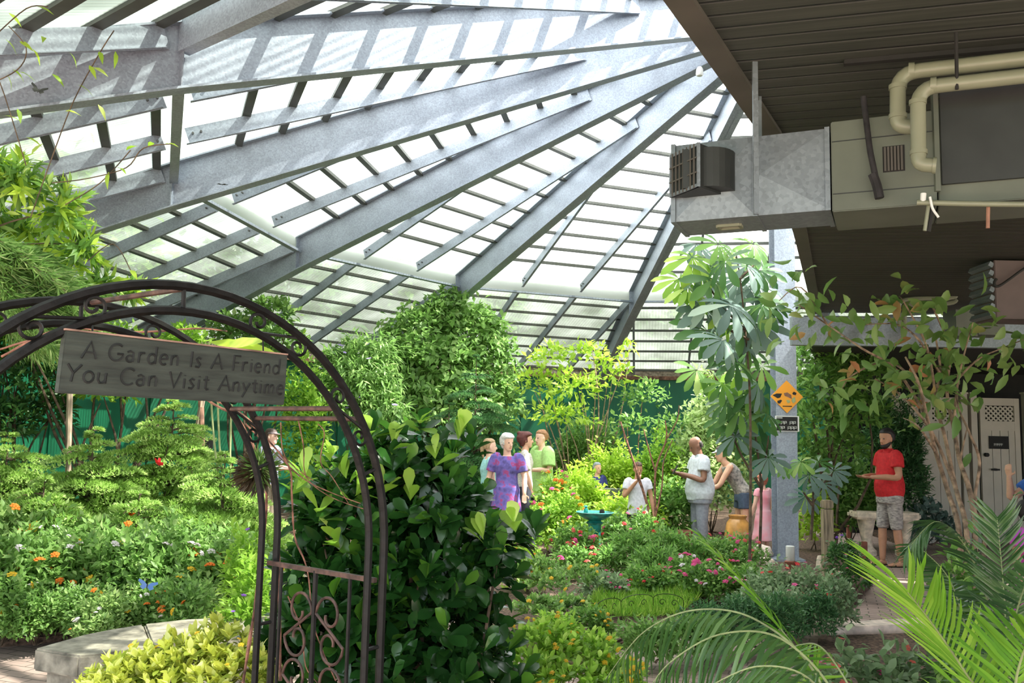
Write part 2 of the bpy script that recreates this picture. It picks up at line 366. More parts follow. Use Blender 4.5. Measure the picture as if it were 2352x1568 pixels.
# ------------------------------------------------------------------ the building on the right: board soffit, fascia, dark recess, tan fence
HS = 3.3
def board_mat(name, rot, c1, c2, width=.14):
    m, nt, b = nmat(name)
    tc = N(nt, 'ShaderNodeTexCoord'); mp = N(nt, 'ShaderNodeMapping'); mp.inputs['Rotation'].default_value = (0, 0, rot); nt.links.new(tc.outputs['Object'], mp.inputs[0])
    sx = N(nt, 'ShaderNodeSeparateXYZ'); nt.links.new(mp.outputs[0], sx.inputs[0])
    d = N(nt, 'ShaderNodeMath', operation='DIVIDE'); nt.links.new(sx.outputs[1], d.inputs[0]); d.inputs[1].default_value = width
    fr = N(nt, 'ShaderNodeMath', operation='FRACT'); nt.links.new(d.outputs[0], fr.inputs[0])
    m2 = N(nt, 'ShaderNodeMapping'); m2.inputs['Scale'].default_value = (.5, 14, 1); nt.links.new(mp.outputs[0], m2.inputs[0])
    nz = N(nt, 'ShaderNodeTexNoise'); nz.inputs['Scale'].default_value = 3; nz.inputs['Detail'].default_value = 6; nt.links.new(m2.outputs[0], nz.inputs[0])
    base = ramp(nt, nz.outputs[0], [(.3, c1), (.7, c2)])
    gap = ramp(nt, fr.outputs[0], [(0, (.08, .08, .08)), (.1, (1, 1, 1)), (.9, (1, 1, 1)), (1, (.35, .35, .35))])
    mx = N(nt, 'ShaderNodeMix', data_type='RGBA', blend_type='MULTIPLY'); mx.inputs[0].default_value = 1; nt.links.new(base, mx.inputs[6]); nt.links.new(gap, mx.inputs[7])
    nt.links.new(mx.outputs[2], b.inputs['Base Color']); b.inputs['Roughness'].default_value = .7
    bp = N(nt, 'ShaderNodeBump'); bp.inputs['Distance'].default_value = .02; nt.links.new(gap, bp.inputs['Height']); nt.links.new(bp.outputs[0], b.inputs['Normal'])
    return m
MT['board_a'] = board_mat('soffit_boards', .27, (.032, .036, .029), (.062, .067, .053), .11)
MT['board_b'] = board_mat('soffit_boards_back', .12, (.028, .027, .019), (.05, .047, .034), .11)
e0, e1, e2, e3 = atz(1590, 0, HS), atz(1790, 305, HS), atz(1850, 530, HS), atz(1885, 718, HS)
em = e0+(e0-e1)*2.2
s1 = e1; far_r = e3+Vector((12, -1.2, 0)); mid_r = e1+Vector((12, -3.4, 0)); near_r = em+Vector((13, -3, 0))
mb = MB(); mb.prism([p.to_tuple()[:2] for p in (em, e1, mid_r, near_r)], HS, HS+.25); tag(mb.build('ceiling', MT['board_a']), kind='structure')
mb = MB(); mb.prism([p.to_tuple()[:2] for p in (e1, e2, e3, far_r, mid_r)], HS, HS+.25); tag(mb.build('ceiling_back', MT['board_b']), kind='structure')
MT['fascia'] = mat('brown_fascia', (.085, .076, .063), .6, 0, .1, 4)
mb = MB(); 
for a, b in ((em, e1), (e1, e2), (e2, e3)): mb.bar(Vector((a.x-.04, a.y, HS+.10)), Vector((b.x-.04, b.y, HS+.10)), .10, .24)
tag(mb.build('trim_1', MT['fascia']), kind='structure')
mb = MB(); q = Vector(((e1.x+mid_r.x)/2, 0, 0)); mb.bar(Vector((e1.x, e1.y-.9, HS-.012)), Vector((mid_r.x, mid_r.y-.9, HS-.012)), .03, .02); tag(mb.build('trim_2', MT['dark']), kind='structure')
# pale steel beam under the far end of the soffit
qa, qb = atz(1822, 722, HS-.02), atz(1885, 722, HS-.02); qb = qa+(Vector((1, -.06, 0)))*11
mb = MB(); mb.bar(qa+Vector((0, .1, -.20)), qb+Vector((0, .1, -.20)), .12, .36); tag(mb.build('trim_3', MT['steel_light']), kind='structure')
mb = MB(); mb.prism([(qa.x+.2, qa.y+.2), (qb.x, qb.y+.2), (qb.x, 19), (7.2, 19), (6.0, 17)], 3.05, 3.3); tag(mb.build('ceiling_recess', MT['dark']), kind='structure')  # near-black colour stands in for the shade inside the recess
mb = MB(); mb.box((12.5, 16.9, 1.5), (12.8, .2, 3.1)); tag(mb.build('wall_recess', MT['dark']), kind='structure')  # shade of the dark opening above the fence, painted as near-black

# tan vinyl fence and gate
FY = 15.4
def lattice(mb, x0, x1, z0, z1, y, step=.085, w_=.028):
    h = z1-z0; L = x1-x0; n = int((L+h)/step)+1
    for k in range(n):
        for sg in (1, -1):
            # diagonal slat clipped to the panel
            x = x0-h+k*step if sg > 0 else x0+k*step
            a = (x, z0); b = (x+sg*h, z1)
            pts = []
            for t in (0, 1): pts.append((a[0]+(b[0]-a[0])*t, a[1]+(b[1]-a[1])*t))
            (ax, az), (bx, bz) = pts
            lo, hi = 0, 1
            if bx != ax:
                t0 = (x0-ax)/(bx-ax); t1 = (x1-ax)/(bx-ax); lo = max(0, min(t0, t1)); hi = min(1, max(t0, t1))
            if hi-lo < .03: continue
            mb.bar((ax+(bx-ax)*lo, y+.004*sg, az+(bz-az)*lo), (ax+(bx-ax)*hi, y+.004*sg, az+(bz-az)*hi), .008, w_, up=(0, 1, 0)) if False else mb.bar((ax+(bx-ax)*lo, y+.004*sg, az+(bz-az)*lo), (ax+(bx-ax)*hi, y+.004*sg, az+(bz-az)*hi), w_, .008, up=(0, 1, 0))
def fence_panel(px0, px1, label, gate=False, name='garden_fence'):
    a, b = at(px0, 1050, FY), at(px1, 1050, FY); x0, x1 = a.x+.07, b.x-.07
    zt = at(px0, 912, FY).z if not gate else at(px0, 914, FY).z
    t = thing(name, label, 'gate' if gate else 'fence', ((x0+x1)/2, FY, 0), 0)
    o = t.location
    mb = MB(o); zl1 = at(px0, 932, FY).z; zl0 = at(px0, 966, FY).z; zr = at(px0, 988, FY).z
    n = max(2, int((x1-x0)/.15)); pw = (x1-x0-.1)/n
    for k in range(n): mb.box((x0+.05+pw*(k+.5), FY, zr/2+.03), (pw-.008, .03, zr-.06))
    mb.build('board_infill', MT['vinyl'], t)
    for z, h in ((zt-.06, .13), ((zl0+zr)/2, zl0-zr), (.1, .12)):
        mb = MB(o); mb.box(((x0+x1)/2, FY, z), (x1-x0, .05, h)); mb.build('rail', MT['vinyl'], t)
    mb = MB(o); lattice(mb, x0+.03, x1-.03, zl0, zl1, FY); mb.build('lattice', MT['vinyl'], t)
    mb = MB(o)
    for x in (x0+.04, x1-.04): mb.box((x, FY, zt/2), (.09, .055, zt))
    mb.build('stile', MT['vinyl'], t)
    return t
fence_panel(2062, 2120, 'narrow tan vinyl fence panel with lattice top, leftmost behind the bare stems')
fence_panel(2122, 2212, 'tan vinyl fence panel with lattice top behind the woody stems')
gt = fence_panel(2244, 2352, 'tan vinyl gate with lattice top and black sign, at right', True, 'gate')
fence_panel(2366, 2480, 'tan vinyl fence panel at the right edge beyond the gate')
for px, lab in ((2058, 'tan square fence post at the left end of the fence'), (2121, 'tan square fence post between two fence panels'), (2214, 'tan fence post close beside the gate post'), (2236, 'tan gate post on the left of the lattice gate'), (2360, 'tan gate post on the right of the lattice gate')):
    p = at(px, 1050, FY); z = at(px, 905, FY).z; mb = MB((p.x, FY, 0)); mb.box((p.x, FY-.02, z/2), (.11, .11, z)); mb.box((p.x, FY-.02, z+.015), (.14, .14, .03))
    o = mb.build('fence_post', MT['vinyl'], bevel=.004); o.location = (p.x, FY, 0); tag(o, lab, 'post', 'tan fence posts')
mb = MB(gt.location); p = at(2292, 1016, FY); mb.box((p.x, FY-.035, p.z), (.34, .012, .22)); gate_sign = mb.build('gate_sign', MT['dark'], gt)
p = at(2262, 1044, FY); mb = MB(gt.location); mb.tube([(p.x, FY-.03, p.z), (p.x, FY-.09, p.z)], .035, 12); mb.build('latch_knob', MT['dark'], gt)
p = at(2284, 1078, FY); mb = MB(gt.location); mb.bar((p.x-.08, FY-.06, p.z), (p.x+.06, FY-.06, p.z), .02, .03); mb.box((p.x, FY-.03, p.z), (.04, .06, .04)); mb.build('handle', MT['dark'], gt)

# ------------------------------------------------------------------ galvanised mast
p = at(1803, 1200, 12.3); mx0 = p.x; MY = 12.3
mast = thing('steel_column', 'tall grey galvanised steel column carrying the orange diamond sign', 'column', (mx0, MY, 0))
mb = MB(mast.location); mb.box((mx0, MY-.13, 3.85), (.285, .014, 7.6)); mb.box((mx0, MY+.13, 3.85), (.285, .014, 7.6)); mb.box((mx0, MY, 3.85), (.012, .26, 7.6)); mb.build('shaft', MT['steel'], mast)
mb = MB(mast.location); mb.box((mx0, MY, .085), (.42, .42, .03)); mb.build('base_plate', MT['steel'], mast)
# ------------------------------------------------------------------ air duct, air handler and pipes under the soffit
DA_ = at(1545, 510, 3.9); zb0 = DA_.z; zt0 = at(1534, 335, 3.9).z
ux = Vector((.917, -.4, 0)); dx = Vector((.4, .917, 0))
def dp(u, d, z): return Vector((DA_.x, DA_.y, 0))+ux*u+dx*d+Vector((0, 0, z))
def u_at(px):
    d = ray(px, 450); # intersection of the duct's front plane with the view plane through px
    k = d.x
    return (k*DA_.y-DA_.x)/(ux.x-k*ux.y)
u1, u2, u3 = u_at(1735), u_at(1908), u_at(2352)+.35
duct = thing('air_duct', 'galvanised sheet metal air duct box hanging under the dark soffit', 'duct', (dp(0, .15, zb0)))
o = duct.location
mb = MB(o)
zm = (zb0+zt0)/2
def panel(mb, ua, ub, ucen, bul):
    c = dp(ucen, -bul, zm); P = [dp(ua, 0, zb0), dp(ub, 0, zb0), dp(ub, 0, zt0), dp(ua, 0, zt0), c]
    mb.add(P, [(0, 1, 4), (1, 2, 4), (2, 3, 4), (3, 0, 4)])
panel(mb, 0, u1, u1*.55, .022); panel(mb, u1, u2, u1+.02, .018)
mb.hexa([dp(0, .004, zb0), dp(u2, .004, zb0), dp(u2, .29, zb0), dp(0, .29, zb0), dp(0, .004, zt0), dp(u2, .004, zt0), dp(u2, .29, zt0), dp(0, .29, zt0)])
mb.build('duct_body', MT['steel_light'], duct)
for u in (.004, u1, u2-.01):
    mb = MB(o); mb.hexa([dp(u-.01, -.012, zb0-.004), dp(u+.01, -.012, zb0-.004), dp(u+.01, .30, zb0-.004), dp(u-.01, .30, zb0-.004), dp(u-.01, -.012, zt0+.004), dp(u+.01, -.012, zt0+.004), dp(u+.01, .30, zt0+.004), dp(u-.01, .30, zt0+.004)]); mb.build('seam', MT['steel_light'], duct)
# hooded side outlet
ha, hb = u_at(1583), u_at(1690); hz0, hz1 = at(1600, 440, 3.8).z, at(1600, 352, 3.8).z
mb = MB(o)
prof = [(ha, -.13)]+[(ha+(hb-ha)*.5+(hb-ha)*.5*math.sin(a*PI/2/6), -.13+.13*(1-math.cos(a*PI/2/6))) for a in range(7)]
for (ua, da), (ub, db) in zip(prof, prof[1:]):
    mb.hexa([dp(ua, da, hz0), dp(ub, db, hz0), dp(ub, 0, hz0), dp(ua, 0, hz0), dp(ua, da, hz1), dp(ub, db, hz1), dp(ub, 0, hz1), dp(ua, 0, hz1)])
hd = mb.build('outlet_hood', MT['unit_dark'], duct)
def opl(u, d, z):   # grille plane: angled face on the left of the hood
    return dp(u, d, z)
ga, gb = dp(ha-.075, -.035, 0), dp(ha+.075, -.165, 0)
mb = MB(o); gz0, gz1 = hz0-.01, hz1+.01
for a, b, z0, z1 in ((0, 1, gz0, gz0+.014), (0, 1, gz1-.014, gz1)):
    mb.bar(ga+Vector((0, 0, (z0+z1)/2)), gb+Vector((0, 0, (z0+z1)/2)), .014, .014)
mb.bar(ga+Vector((0, 0, gz0)), ga+Vector((0, 0, gz1)), .014, .014, up=(1, 0, 0)); mb.bar(gb+Vector((0, 0, gz0)), gb+Vector((0, 0, gz1)), .014, .014, up=(1, 0, 0))
mb.build('grille_frame', MT['steel_light'], hd)
hd2 = MB(o); hd2.hexa([ga+Vector((0, 0, gz0)), gb+Vector((0, 0, gz0)), dp(ha+.15, 0, gz0), dp(ha, 0, gz0), ga+Vector((0, 0, gz1)), gb+Vector((0, 0, gz1)), dp(ha+.15, 0, gz1), dp(ha, 0, gz1)]); hd2.build('outlet_box', MT['unit_dark'], duct)
gn = (gb-ga).cross(Vector((0, 0, 1))).normalized()
if gn.y > 0: gn = -gn
mb = MB(o)
for k in range(7):
    q = ga.lerp(gb, (k+.8)/7.6)+gn*.008; mb.bar(q+Vector((0, 0, gz0)), q+Vector((0, 0, gz1)), .006, .006, up=(1, 0, 0))
for k in range(2):
    z = gz0+(gz1-gz0)*(k+1)/3; mb.bar(ga+gn*.008+Vector((0, 0, z)), gb+gn*.008+Vector((0, 0, z)), .006, .006)
mb.build('grille_bars', MT['fascia'], hd)
q = atz(1676, 521, zb0-.006); mb = MB(o)
for a, b in (((-.05, -.03), (.05, -.03)), ((.05, -.03), (.05, .03)), ((.05, .03), (-.05, .03)), ((-.05, .03), (-.05, -.03))):
    mb.bar(q+ux*a[0]+dx*a[1], q+ux*b[0]+dx*b[1], .014, .012)
mb.build('bottom_register', MT['pvc'], duct)
# rods
for pa, pb, Y, lab in (((1722, 150), (1737, 492), 3.62, 'long thin metal hanger rod in front of the duct, from soffit to duct bottom'), ((1738, 205), (1744, 318), 4.0, 'short thin metal hanger rod behind the long one, above the duct')):
    a = at(*pa, Y); b = at(pb[0], pb[1], Y)
    a = Vector((b.x, Y, HS)) if Y < 3.7 else Vector((b.x, Y, HS)); 
    mb = MB(b); mb.bar(a, b, .022, .012, up=(0, 1, 0)); oo = mb.build('hanger_rod', MT['steel_light']); oo.location = b; tag(oo, lab, 'rod')
# air handler
au = thing('air_handler', 'beige metal air handler cabinet with dark side panel under the soffit', 'air handler', dp(u2+.4, .15, zb0)); o = au.location
ztu = zt0+.02; zbu = zb0-.015
mb = MB(o); ud = u_at(2152)
mb.hexa([dp(u2+.006, -.02, zbu), dp(ud, -.02, zbu), dp(ud, .34, zbu), dp(u2+.006, .34, zbu), dp(u2+.006, -.02, ztu), dp(ud, -.02, ztu), dp(ud, .34, ztu), dp(u2+.006, .34, ztu)]); mb.build('cabinet', MT['unit'], au, bevel=.004)
mb = MB(o); mb.hexa([dp(ud+.006, .01, zbu), dp(u3, .01, zbu), dp(u3, .34, zbu), dp(ud+.006, .34, zbu), dp(ud+.006, .01, ztu+.06), dp(u3, .01, ztu+.06), dp(u3, .34, ztu+.06), dp(ud+.006, .34, ztu+.06)]); mb.build('cabinet_end', MT['unit'], au, bevel=.004)
mb = MB(o); ue = u_at(2165); ze = at(2200, 448, 3.6).z; mb.hexa([dp(ue, -.012, ze), dp(u3-.02, -.012, ze), dp(u3-.02, .004, ze), dp(ue, .004, ze), dp(ue, -.012, ztu+.09), dp(u3-.02, -.012, ztu+.09), dp(u3-.02, .004, ztu+.09), dp(ue, .004, ztu+.09)]); dk = mb.build('access_panel', MT['unit_dark'], au)
mb = MB(o); mb.bar(dp(ue-.02, -.02, zbu+.05), dp(ue-.02, -.02, ztu+.09), .022, .02, up=(1, 0, 0)); mb.build('panel_trim', MT['unit'], au)
mb = MB(o); va, vb = u_at(2032), u_at(2078); vz0, vz1 = at(2055, 415, 3.65).z, at(2055, 362, 3.65).z
for k in range(6): 
    u = va+(vb-va)*(k+.5)/6; mb.hexa([dp(u-.005, -.028, vz0), dp(u+.003, -.028, vz0), dp(u+.003, -.018, vz0), dp(u-.005, -.018, vz0), dp(u-.005, -.028, vz1), dp(u+.003, -.028, vz1), dp(u+.003, -.018, vz1), dp(u-.005, -.018, vz1)])
mb.build('vent_slots', MT['fascia'], au)
mb = MB(o); mb.hexa([dp(va-.004, -.022, vz0-.004), dp(vb+.004, -.022, vz0-.004), dp(vb+.004, -.019, vz0-.004), dp(va-.004, -.019, vz0-.004), dp(va-.004, -.022, vz1+.004), dp(vb+.004, -.022, vz1+.004), dp(vb+.004, -.019, vz1+.004), dp(va-.004, -.019, vz1+.004)]); mb.build('vent_back', MT['dark'], au)
for z in (at(1960, 345, 3.7).z, at(1960, 462, 3.7).z):
    mb = MB(o); mb.hexa([dp(u2+.01, -.0225, z), dp(ud-.005, -.0225, z), dp(ud-.005, -.019, z), dp(u2+.01, -.019, z), dp(u2+.01, -.0225, z+.004), dp(ud-.005, -.0225, z+.004), dp(ud-.005, -.019, z+.004), dp(u2+.01, -.019, z+.004)]); mb.build('panel_joint', MT['unit_dark'], au)
def plane_pt(px, py, d):   # point on the plane parallel to the cabinet front, d metres behind it
    v = ray(px, py); n_ = dx; p0 = dp(0, d, 0)
    t = (p0.dot(n_))/(v.dot(n_)); return Vector((0, 0, CAMH))+v*t
def pipe(name, label, pts, r, m, cat='pipe', collars=(), d=-.1, group=None, n=14):
    P = [plane_pt(x, y, d) for x, y in pts]; t = thing(name, label, cat, P[0], 0, group)
    # rounded corners
    Q = [P[0]]
    for a, b, c in zip(P, P[1:], P[2:]):
        ra = min(r*2.6, (a-b).length*.48, (c-b).length*.48); q0 = b+(a-b).normalized()*ra; q1 = b+(c-b).normalized()*ra
        for k in range(7):
            s = k/6; Q.append(q0*(1-s)**2+b*2*s*(1-s)+q1*s*s)
    Q.append(P[-1]); mb = MB(t.location); mb.tube(Q, r, n); mb.build('pipe_run', m, t, smooth=True)
    for (x, y), (dx_, dy_) in collars:
        c = plane_pt(x, y, d); e_ = plane_pt(x+dx_, y+dy_, d); mb = MB(t.location); mb.tube([c, e_], r*1.14, n); mb.build('coupling', m, t, smooth=True)
    return t
pipe('drain_pipe', 'thick cream plastic pipe, upper of the two bent pipes by the air handler', [(3000, 62), (2062, 168), (2062, 290), (2105, 292)], .0305, MT['pvc'], collars=[((2100, 163), (-14, 1)), ((2062, 205), (0, -10)), ((2062, 262), (0, 10))], d=-.12)
pipe('drain_pipe', 'thick cream plastic pipe, lower of the two bent pipes ending at the dark panel', [(3000, 102), (2108, 202), (2110, 378), (2150, 380)], .0285, MT['pvc'], collars=[((2150, 196), (-14, 1)), ((2108, 240), (0, -10)), ((2110, 345), (0, 10)), ((2142, 380), (8, 0))], d=-.2)
pipe('insulated_pipe', 'black foam insulated pipe running down the beige cabinet', [(1983, 222), (1998, 345), (2018, 440)], .012, MT['foam'], d=-.06, n=10)
pipe('insulated_pipe', 'ragged black foam lump at the lower end of the insulated pipe', [(2004, 400), (2014, 425), (2020, 455)], .019, MT['foam'], d=-.065, n=7)
pipe('conduit', 'thin pale conduit running along the bottom of the air handler', [(2106, 465), (2240, 468), (2420, 470)], .011, MT['pvc'], d=-.1, n=10)
pipe('pipe_stub', 'small white pipe stub standing on the pale conduit', [(2120, 463), (2121, 444)], .011, MT['white'], d=-.1, n=10, cat='pipe stub')
pipe('cable_tie', 'white strap dangling below the pale conduit', [(2136, 452), (2142, 480), (2156, 499)], .005, MT['white'], d=-.12, n=6, cat='strap')
pipe('bracket', 'pale hanging bracket under the left end of the conduit', [(2133, 470), (2124, 530)], .007, MT['pvc'], d=-.08, n=6, cat='bracket')
pipe('bracket', 'dark bracket strip under the left end of the conduit', [(2142, 472), (2132, 532)], .009, MT['dark'], d=-.06, n=6, cat='bracket')
pipe('bracket', 'rusty brown bracket hanging under the middle of the conduit', [(2270, 470), (2269, 524)], .007, MT['rust'], d=-.08, n=6, cat='bracket')
pipe('hanger_strap', 'dark metal strap holding the two cream pipes to the soffit', [(2196, 75), (2198, 205)], .007, MT['dark'], d=-.22, n=6, cat='strap')
# brown cabinet further back
BC = at(2283, 650, 7.4); bt = at(2283, 588, 7.4).z; bb = at(2283, 722, 7.4).z
bc = thing('condenser_unit', 'brown metal box with grey louvred side hanging at the right edge', 'unit', (BC.x+.6, 7.5, bb)); o = bc.location
mb = MB(o); mb.box((BC.x+.62, 7.6, (bt+bb)/2-.03), (1.2, .36, bt-bb), 0); mb.build('cabinet', MT['unit_brown'], bc, bevel=.006)
mb = MB(o)
for k in range(7): mb.box((BC.x-.0, 7.6, bb-.03+(bt-bb)*(k+.5)/7), (.04, .34, (bt-bb)/12), M3=Matrix.Rotation(.5, 3, 'Y'))
mb.build('louvre', MT['steel_light'], bc)
pts = [at(x, y, 7.36) for x, y in [(2289, 640), (2284, 648), (2286, 656), (2296, 656), (2320, 640), (2352, 617), (2400, 590)]]
mb = MB(pts[0]); mb.tube(spline(pts, 5), .012, 6); hk = mb.build('hook', MT['dark']); hk.location = pts[0]; tag(hk, 'black curved hook wire in front of the brown box', 'hook')
t = thing('drain_pipe', 'thin cream pipe pair bent under the far soffit behind the leaves', 'pipe', at(2060, 690, 9.5))
for pts in ([(2068, 750), (2064, 712), (2080, 688), (2180, 684), (2196, 676), (2196, 660)], [(2078, 760), (2078, 712), (2090, 700), (2180, 696), (2196, 688)]):
    P = [at(x, y, 9.5) for x, y in pts]; mb = MB(t.location); mb.tube(spline(P, 4), .026, 8); mb.build('pipe_run', MT['pvc'], t, smooth=True)
p = at(1846, 752, 11.3); mb = MB(p); mb.box(p, (.20, .16, .15)); q = mb.build('flood_light', MT['unit_brown'], bevel=.02); q.location = p; tag(q, 'small brown flood light box on the pale beam right of the column', 'light')
p = at(2205, 745, 10.0); t = thing('fan_housing', 'small grey duct housing under the far pale beam behind leaves', 'duct', p); mb = MB(p); mb.box(p, (.24, .3, .3)); mb.box(p+Vector((.28, 0, -.02)), (.3, .3, .22)); mb.build('housing', MT['unit'], t)
# ------------------------------------------------------------------ iron garden arch with its hanging sign
SX, SY = -.986, 1.90; au_, an_ = Vector((.61, .79, 0)), Vector((-.79, .61, 0)); AC = .315; AZ = 1.34
def ap(t, z, w_=0.0): return Vector((SX, SY, 0))+au_*t+an_*w_+Vector((0, 0, z))
arch = thing('garden_arch', 'black wrought iron garden arch with scrolls over the lower left path', 'arch', ap(AC, 0, .28)); o = arch.location
def arcp(r, a, w_): return ap(AC+r*math.cos(a), AZ+r*math.sin(a)*1.0, w_)
for w_ in (0, .51):
    for r in (.690, .628):
        P = [ap(AC-r, 0, w_)]+[ap(AC-r, z, w_) for z in (.4, .8, 1.2)]+[arcp(r, PI-PI*k/40, w_) for k in range(41)]+[ap(AC+r, z, w_) for z in (1.2, .8, .4, 0)]
        mb = MB(o); mb.tube(P, .0125 if r > .65 else .0115, 6); mb.build('hoop_rail', MT['black_iron'], arch)
def sscroll(fn, L, h, turns=1.15, r=.0042):
    """S scroll of length L and height h; fn maps (s, v) to a world point"""
    pts = []
    R0 = h*.47
    for k in range(22):
        q = k/21; a = PI*1.5-turns*2*PI*(1-q); rr = R0*(.25+.75*q); pts.append((-L/2+R0+rr*math.cos(a)*1.1, -h/2+R0+rr*math.sin(a)+0))
    pts2 = [(-x, -y) for x, y in reversed(pts)]
    allp = pts+pts2
    return [fn(x, y) for x, y in allp]
for a0, w_, fl in ((118, 0, 1), (66, 0, -1), (36, 0, -1), (150, 0, 1), (118, .51, 1), (36, .51, -1), (66, .51, -1)):
    a0 = math.radians(a0)
    fn = lambda s, v: arcp(.659+v, a0+fl*s/.659, w_)
    mb = MB(o); mb.tube(sscroll(fn, .20, .062, 1.2), .0045, 5); mb.build('scroll', MT['black_iron'], arch, smooth=True)
for a0 in (20, 92, 162):
    for w_ in (0, .51):
        a = math.radians(a0); mb = MB(o); mb.tube([arcp(.628, a, w_), arcp(.69, a, w_)], .006, 6); mb.build('spacer', MT['black_iron'], arch)
for z in (1.05, .1):
    for w_ in (0, .51):
        for sgn in (1, -1): mb = MB(o); mb.tube([ap(AC+sgn*.628, z, w_), ap(AC+sgn*.69, z, w_)], .006, 6); mb.build('spacer', MT['black_iron'], arch)
for a0, r in ((40.5, .628), (33.5, .69), (139, .628), (90, .69)):
    a = math.radians(a0); mb = MB(o); mb.tube([arcp(r, a, 0), arcp(r, a, .51)], .0075, 6); mb.build('cross_bar', MT['red_iron'], arch)
for sg in (1, -1):
    t0 = AC+sg*.66
    mb = MB(o); mb.bar(ap(t0, 1.245, 0), ap(t0, 1.245, .51), .014, .014); mb.build('cross_bar', MT['red_iron'], arch)
    mb = MB(o); mb.bar(ap(t0, .3, 0), ap(t0, .3, .51), .014, .014); mb.build('cross_bar', MT['black_iron'], arch)
    for wf in (.11, .44): mb = MB(o); mb.tube([ap(t0, .3, wf), ap(t0, 1.245, wf)], .0065, 6); mb.build('panel_bar', MT['black_iron'], arch)
    mb = MB(o); mb.tube([ap(t0, .3, .27), ap(t0, 1.245, .27)], .009, 6); mb.build('panel_bar', MT['black_iron'], arch)
    for zc, wc, fl in ((1.07, .195, 1), (1.07, .345, -1), (.86, .195, -1), (.86, .345, 1), (.62, .195, 1), (.62, .345, -1)):
        fn = lambda s, v: ap(t0, zc+fl*s, wc+v)
        mb = MB(o); mb.tube(sscroll(fn, .21, .13, 1.0), .0048, 6); mb.build('scroll', MT['red_iron'] if sg > 0 else MT['black_iron'], arch, smooth=True)  # highlight on this side's scrolls is put into the reddish colour

# the sign
GL = {}
def arc(cx, cy, rx, ry, a0, a1, n=10): return [(cx+rx*math.cos(math.radians(a0+(a1-a0)*k/n)), cy+ry*math.sin(math.radians(a0+(a1-a0)*k/n))) for k in range(n+1)]
GL['A'] = (.82, [[(0, 0), (.42, 1.0), (.80, 0)], [(.16, .36), (.66, .36)]])
GL['G'] = (.88, [arc(.45, .5, .43, .5, 50, 330, 16)+[(.84, .42), (.50, .42)]])
GL['a'] = (.60, [[(.08, .58), (.26, .66), (.44, .56), (.46, .0)], arc(.26, .19, .2, .19, 60, 360, 10)])
GL['r'] = (.48, [[(.08, 0), (.08, .64)], [(.08, .42), (.20, .60), (.40, .62)]])
GL['d'] = (.62, [arc(.27, .3, .23, .3, 30, 330, 12), [(.50, 1.05), (.50, 0)]])
GL['e'] = (.60, [[(.06, .33), (.50, .38)]+arc(.28, .32, .24, .32, 10, 310, 12)])
GL['n'] = (.58, [[(.06, 0), (.06, .62)], [(.06, .42), (.2, .6), (.36, .62), (.46, .48), (.46, 0)]])
GL['I'] = (.26, [[(.12, 0), (.12, 1.0)]])
GL['s'] = (.46, [[(.38, .58), (.22, .66), (.08, .52), (.20, .36), (.36, .2), (.26, .02), (.04, .05)]])
GL['F'] = (.60, [[(.10, 0), (.10, 1.0), (.56, 1.0)], [(.10, .54), (.46, .54)]])
GL['i'] = (.24, [[(.10, 0), (.10, .62)], [(.10, .80), (.10, .84)]])
GL['Y'] = (.74, [[(0, 1.0), (.34, .5)], [(.72, 1.0), (.34, .5), (.28, 0)]])
GL['o'] = (.64, [arc(.3, .32, .26, .32, 0, 360, 14)])
GL['u'] = (.60, [[(.06, .62), (.06, .2), (.16, .02), (.32, .04), (.46, .2)], [(.46, .62), (.46, 0)]])
GL['C'] = (.78, [arc(.46, .5, .42, .5, 48, 312, 14)])
GL['V'] = (.74, [[(0, 1.0), (.34, 0), (.70, 1.0)]])
GL['t'] = (.42, [[(.20, .88), (.20, .1), (.30, 0), (.40, .04)], [(.02, .62), (.38, .64)]])
GL['y'] = (.56, [[(.02, .62), (.24, .06)], [(.50, .62), (.24, .06), (.06, -.34)]])
GL['m'] = (.84, [[(.06, 0), (.06, .62)], [(.06, .42), (.2, .6), (.32, .6), (.40, .46), (.40, 0)], [(.40, .42), (.54, .6), (.66, .6), (.74, .46), (.74, 0)]])
GL[' '] = (.42, [])
GL.update({'H': (.7, [[(.05, 0), (.05, 1)], [(.6, 0), (.6, 1)], [(.05, .5), (.6, .5)]])})
def text(par, s, fn, x0, x1, h, r, gap=.12):
    tot = sum(GL[c][0]+gap for c in s)-gap; k = (x1-x0)/tot; x = x0
    for c in s:
        w_, st = GL[c]
        if st:
            mb = MB(par.location)
            for pl in st: mb.tube([fn(x+px*k, py*h) for px, py in pl], r, 4)
            mb.build('letter', MT['carve'], par)
        x += (w_+gap)*k
sw, sh, sz0 = .598, .136, 1.752
MT['sign'] = mat('dark_weathered_sign', (.042, .050, .040), .75, 0, .22, 9, .3, stretch=(1, 1, 8))
MT['sign_edge'] = mat('worn_pink_wood_edge', (.42, .25, .19), .8, 0, .3, 12, .2)
MT['carve'] = mat('carved_dark', (.012, .013, .012), .8)
sg_ = thing('hanging_sign', 'dark wooden sign reading A Garden Is A Friend You Can Visit Anytime', 'sign', ap(AC, sz0, 0)); o = sg_.location
slope = -.0
def sp_(t, z, w_): return ap(t, sz0+z, w_)
mb = MB(o); wf, wb = -.017, .004
mb.hexa([sp_(0.0, 0, wf), sp_(sw, -.002, wf), sp_(sw, -.002, wb), sp_(0, 0, wb), sp_(.006, sh, wf), sp_(sw+.004, sh-.004, wf), sp_(sw+.004, sh-.004, wb), sp_(.006, sh, wb)]); mb.build('board', MT['sign'], sg_, bevel=.002)
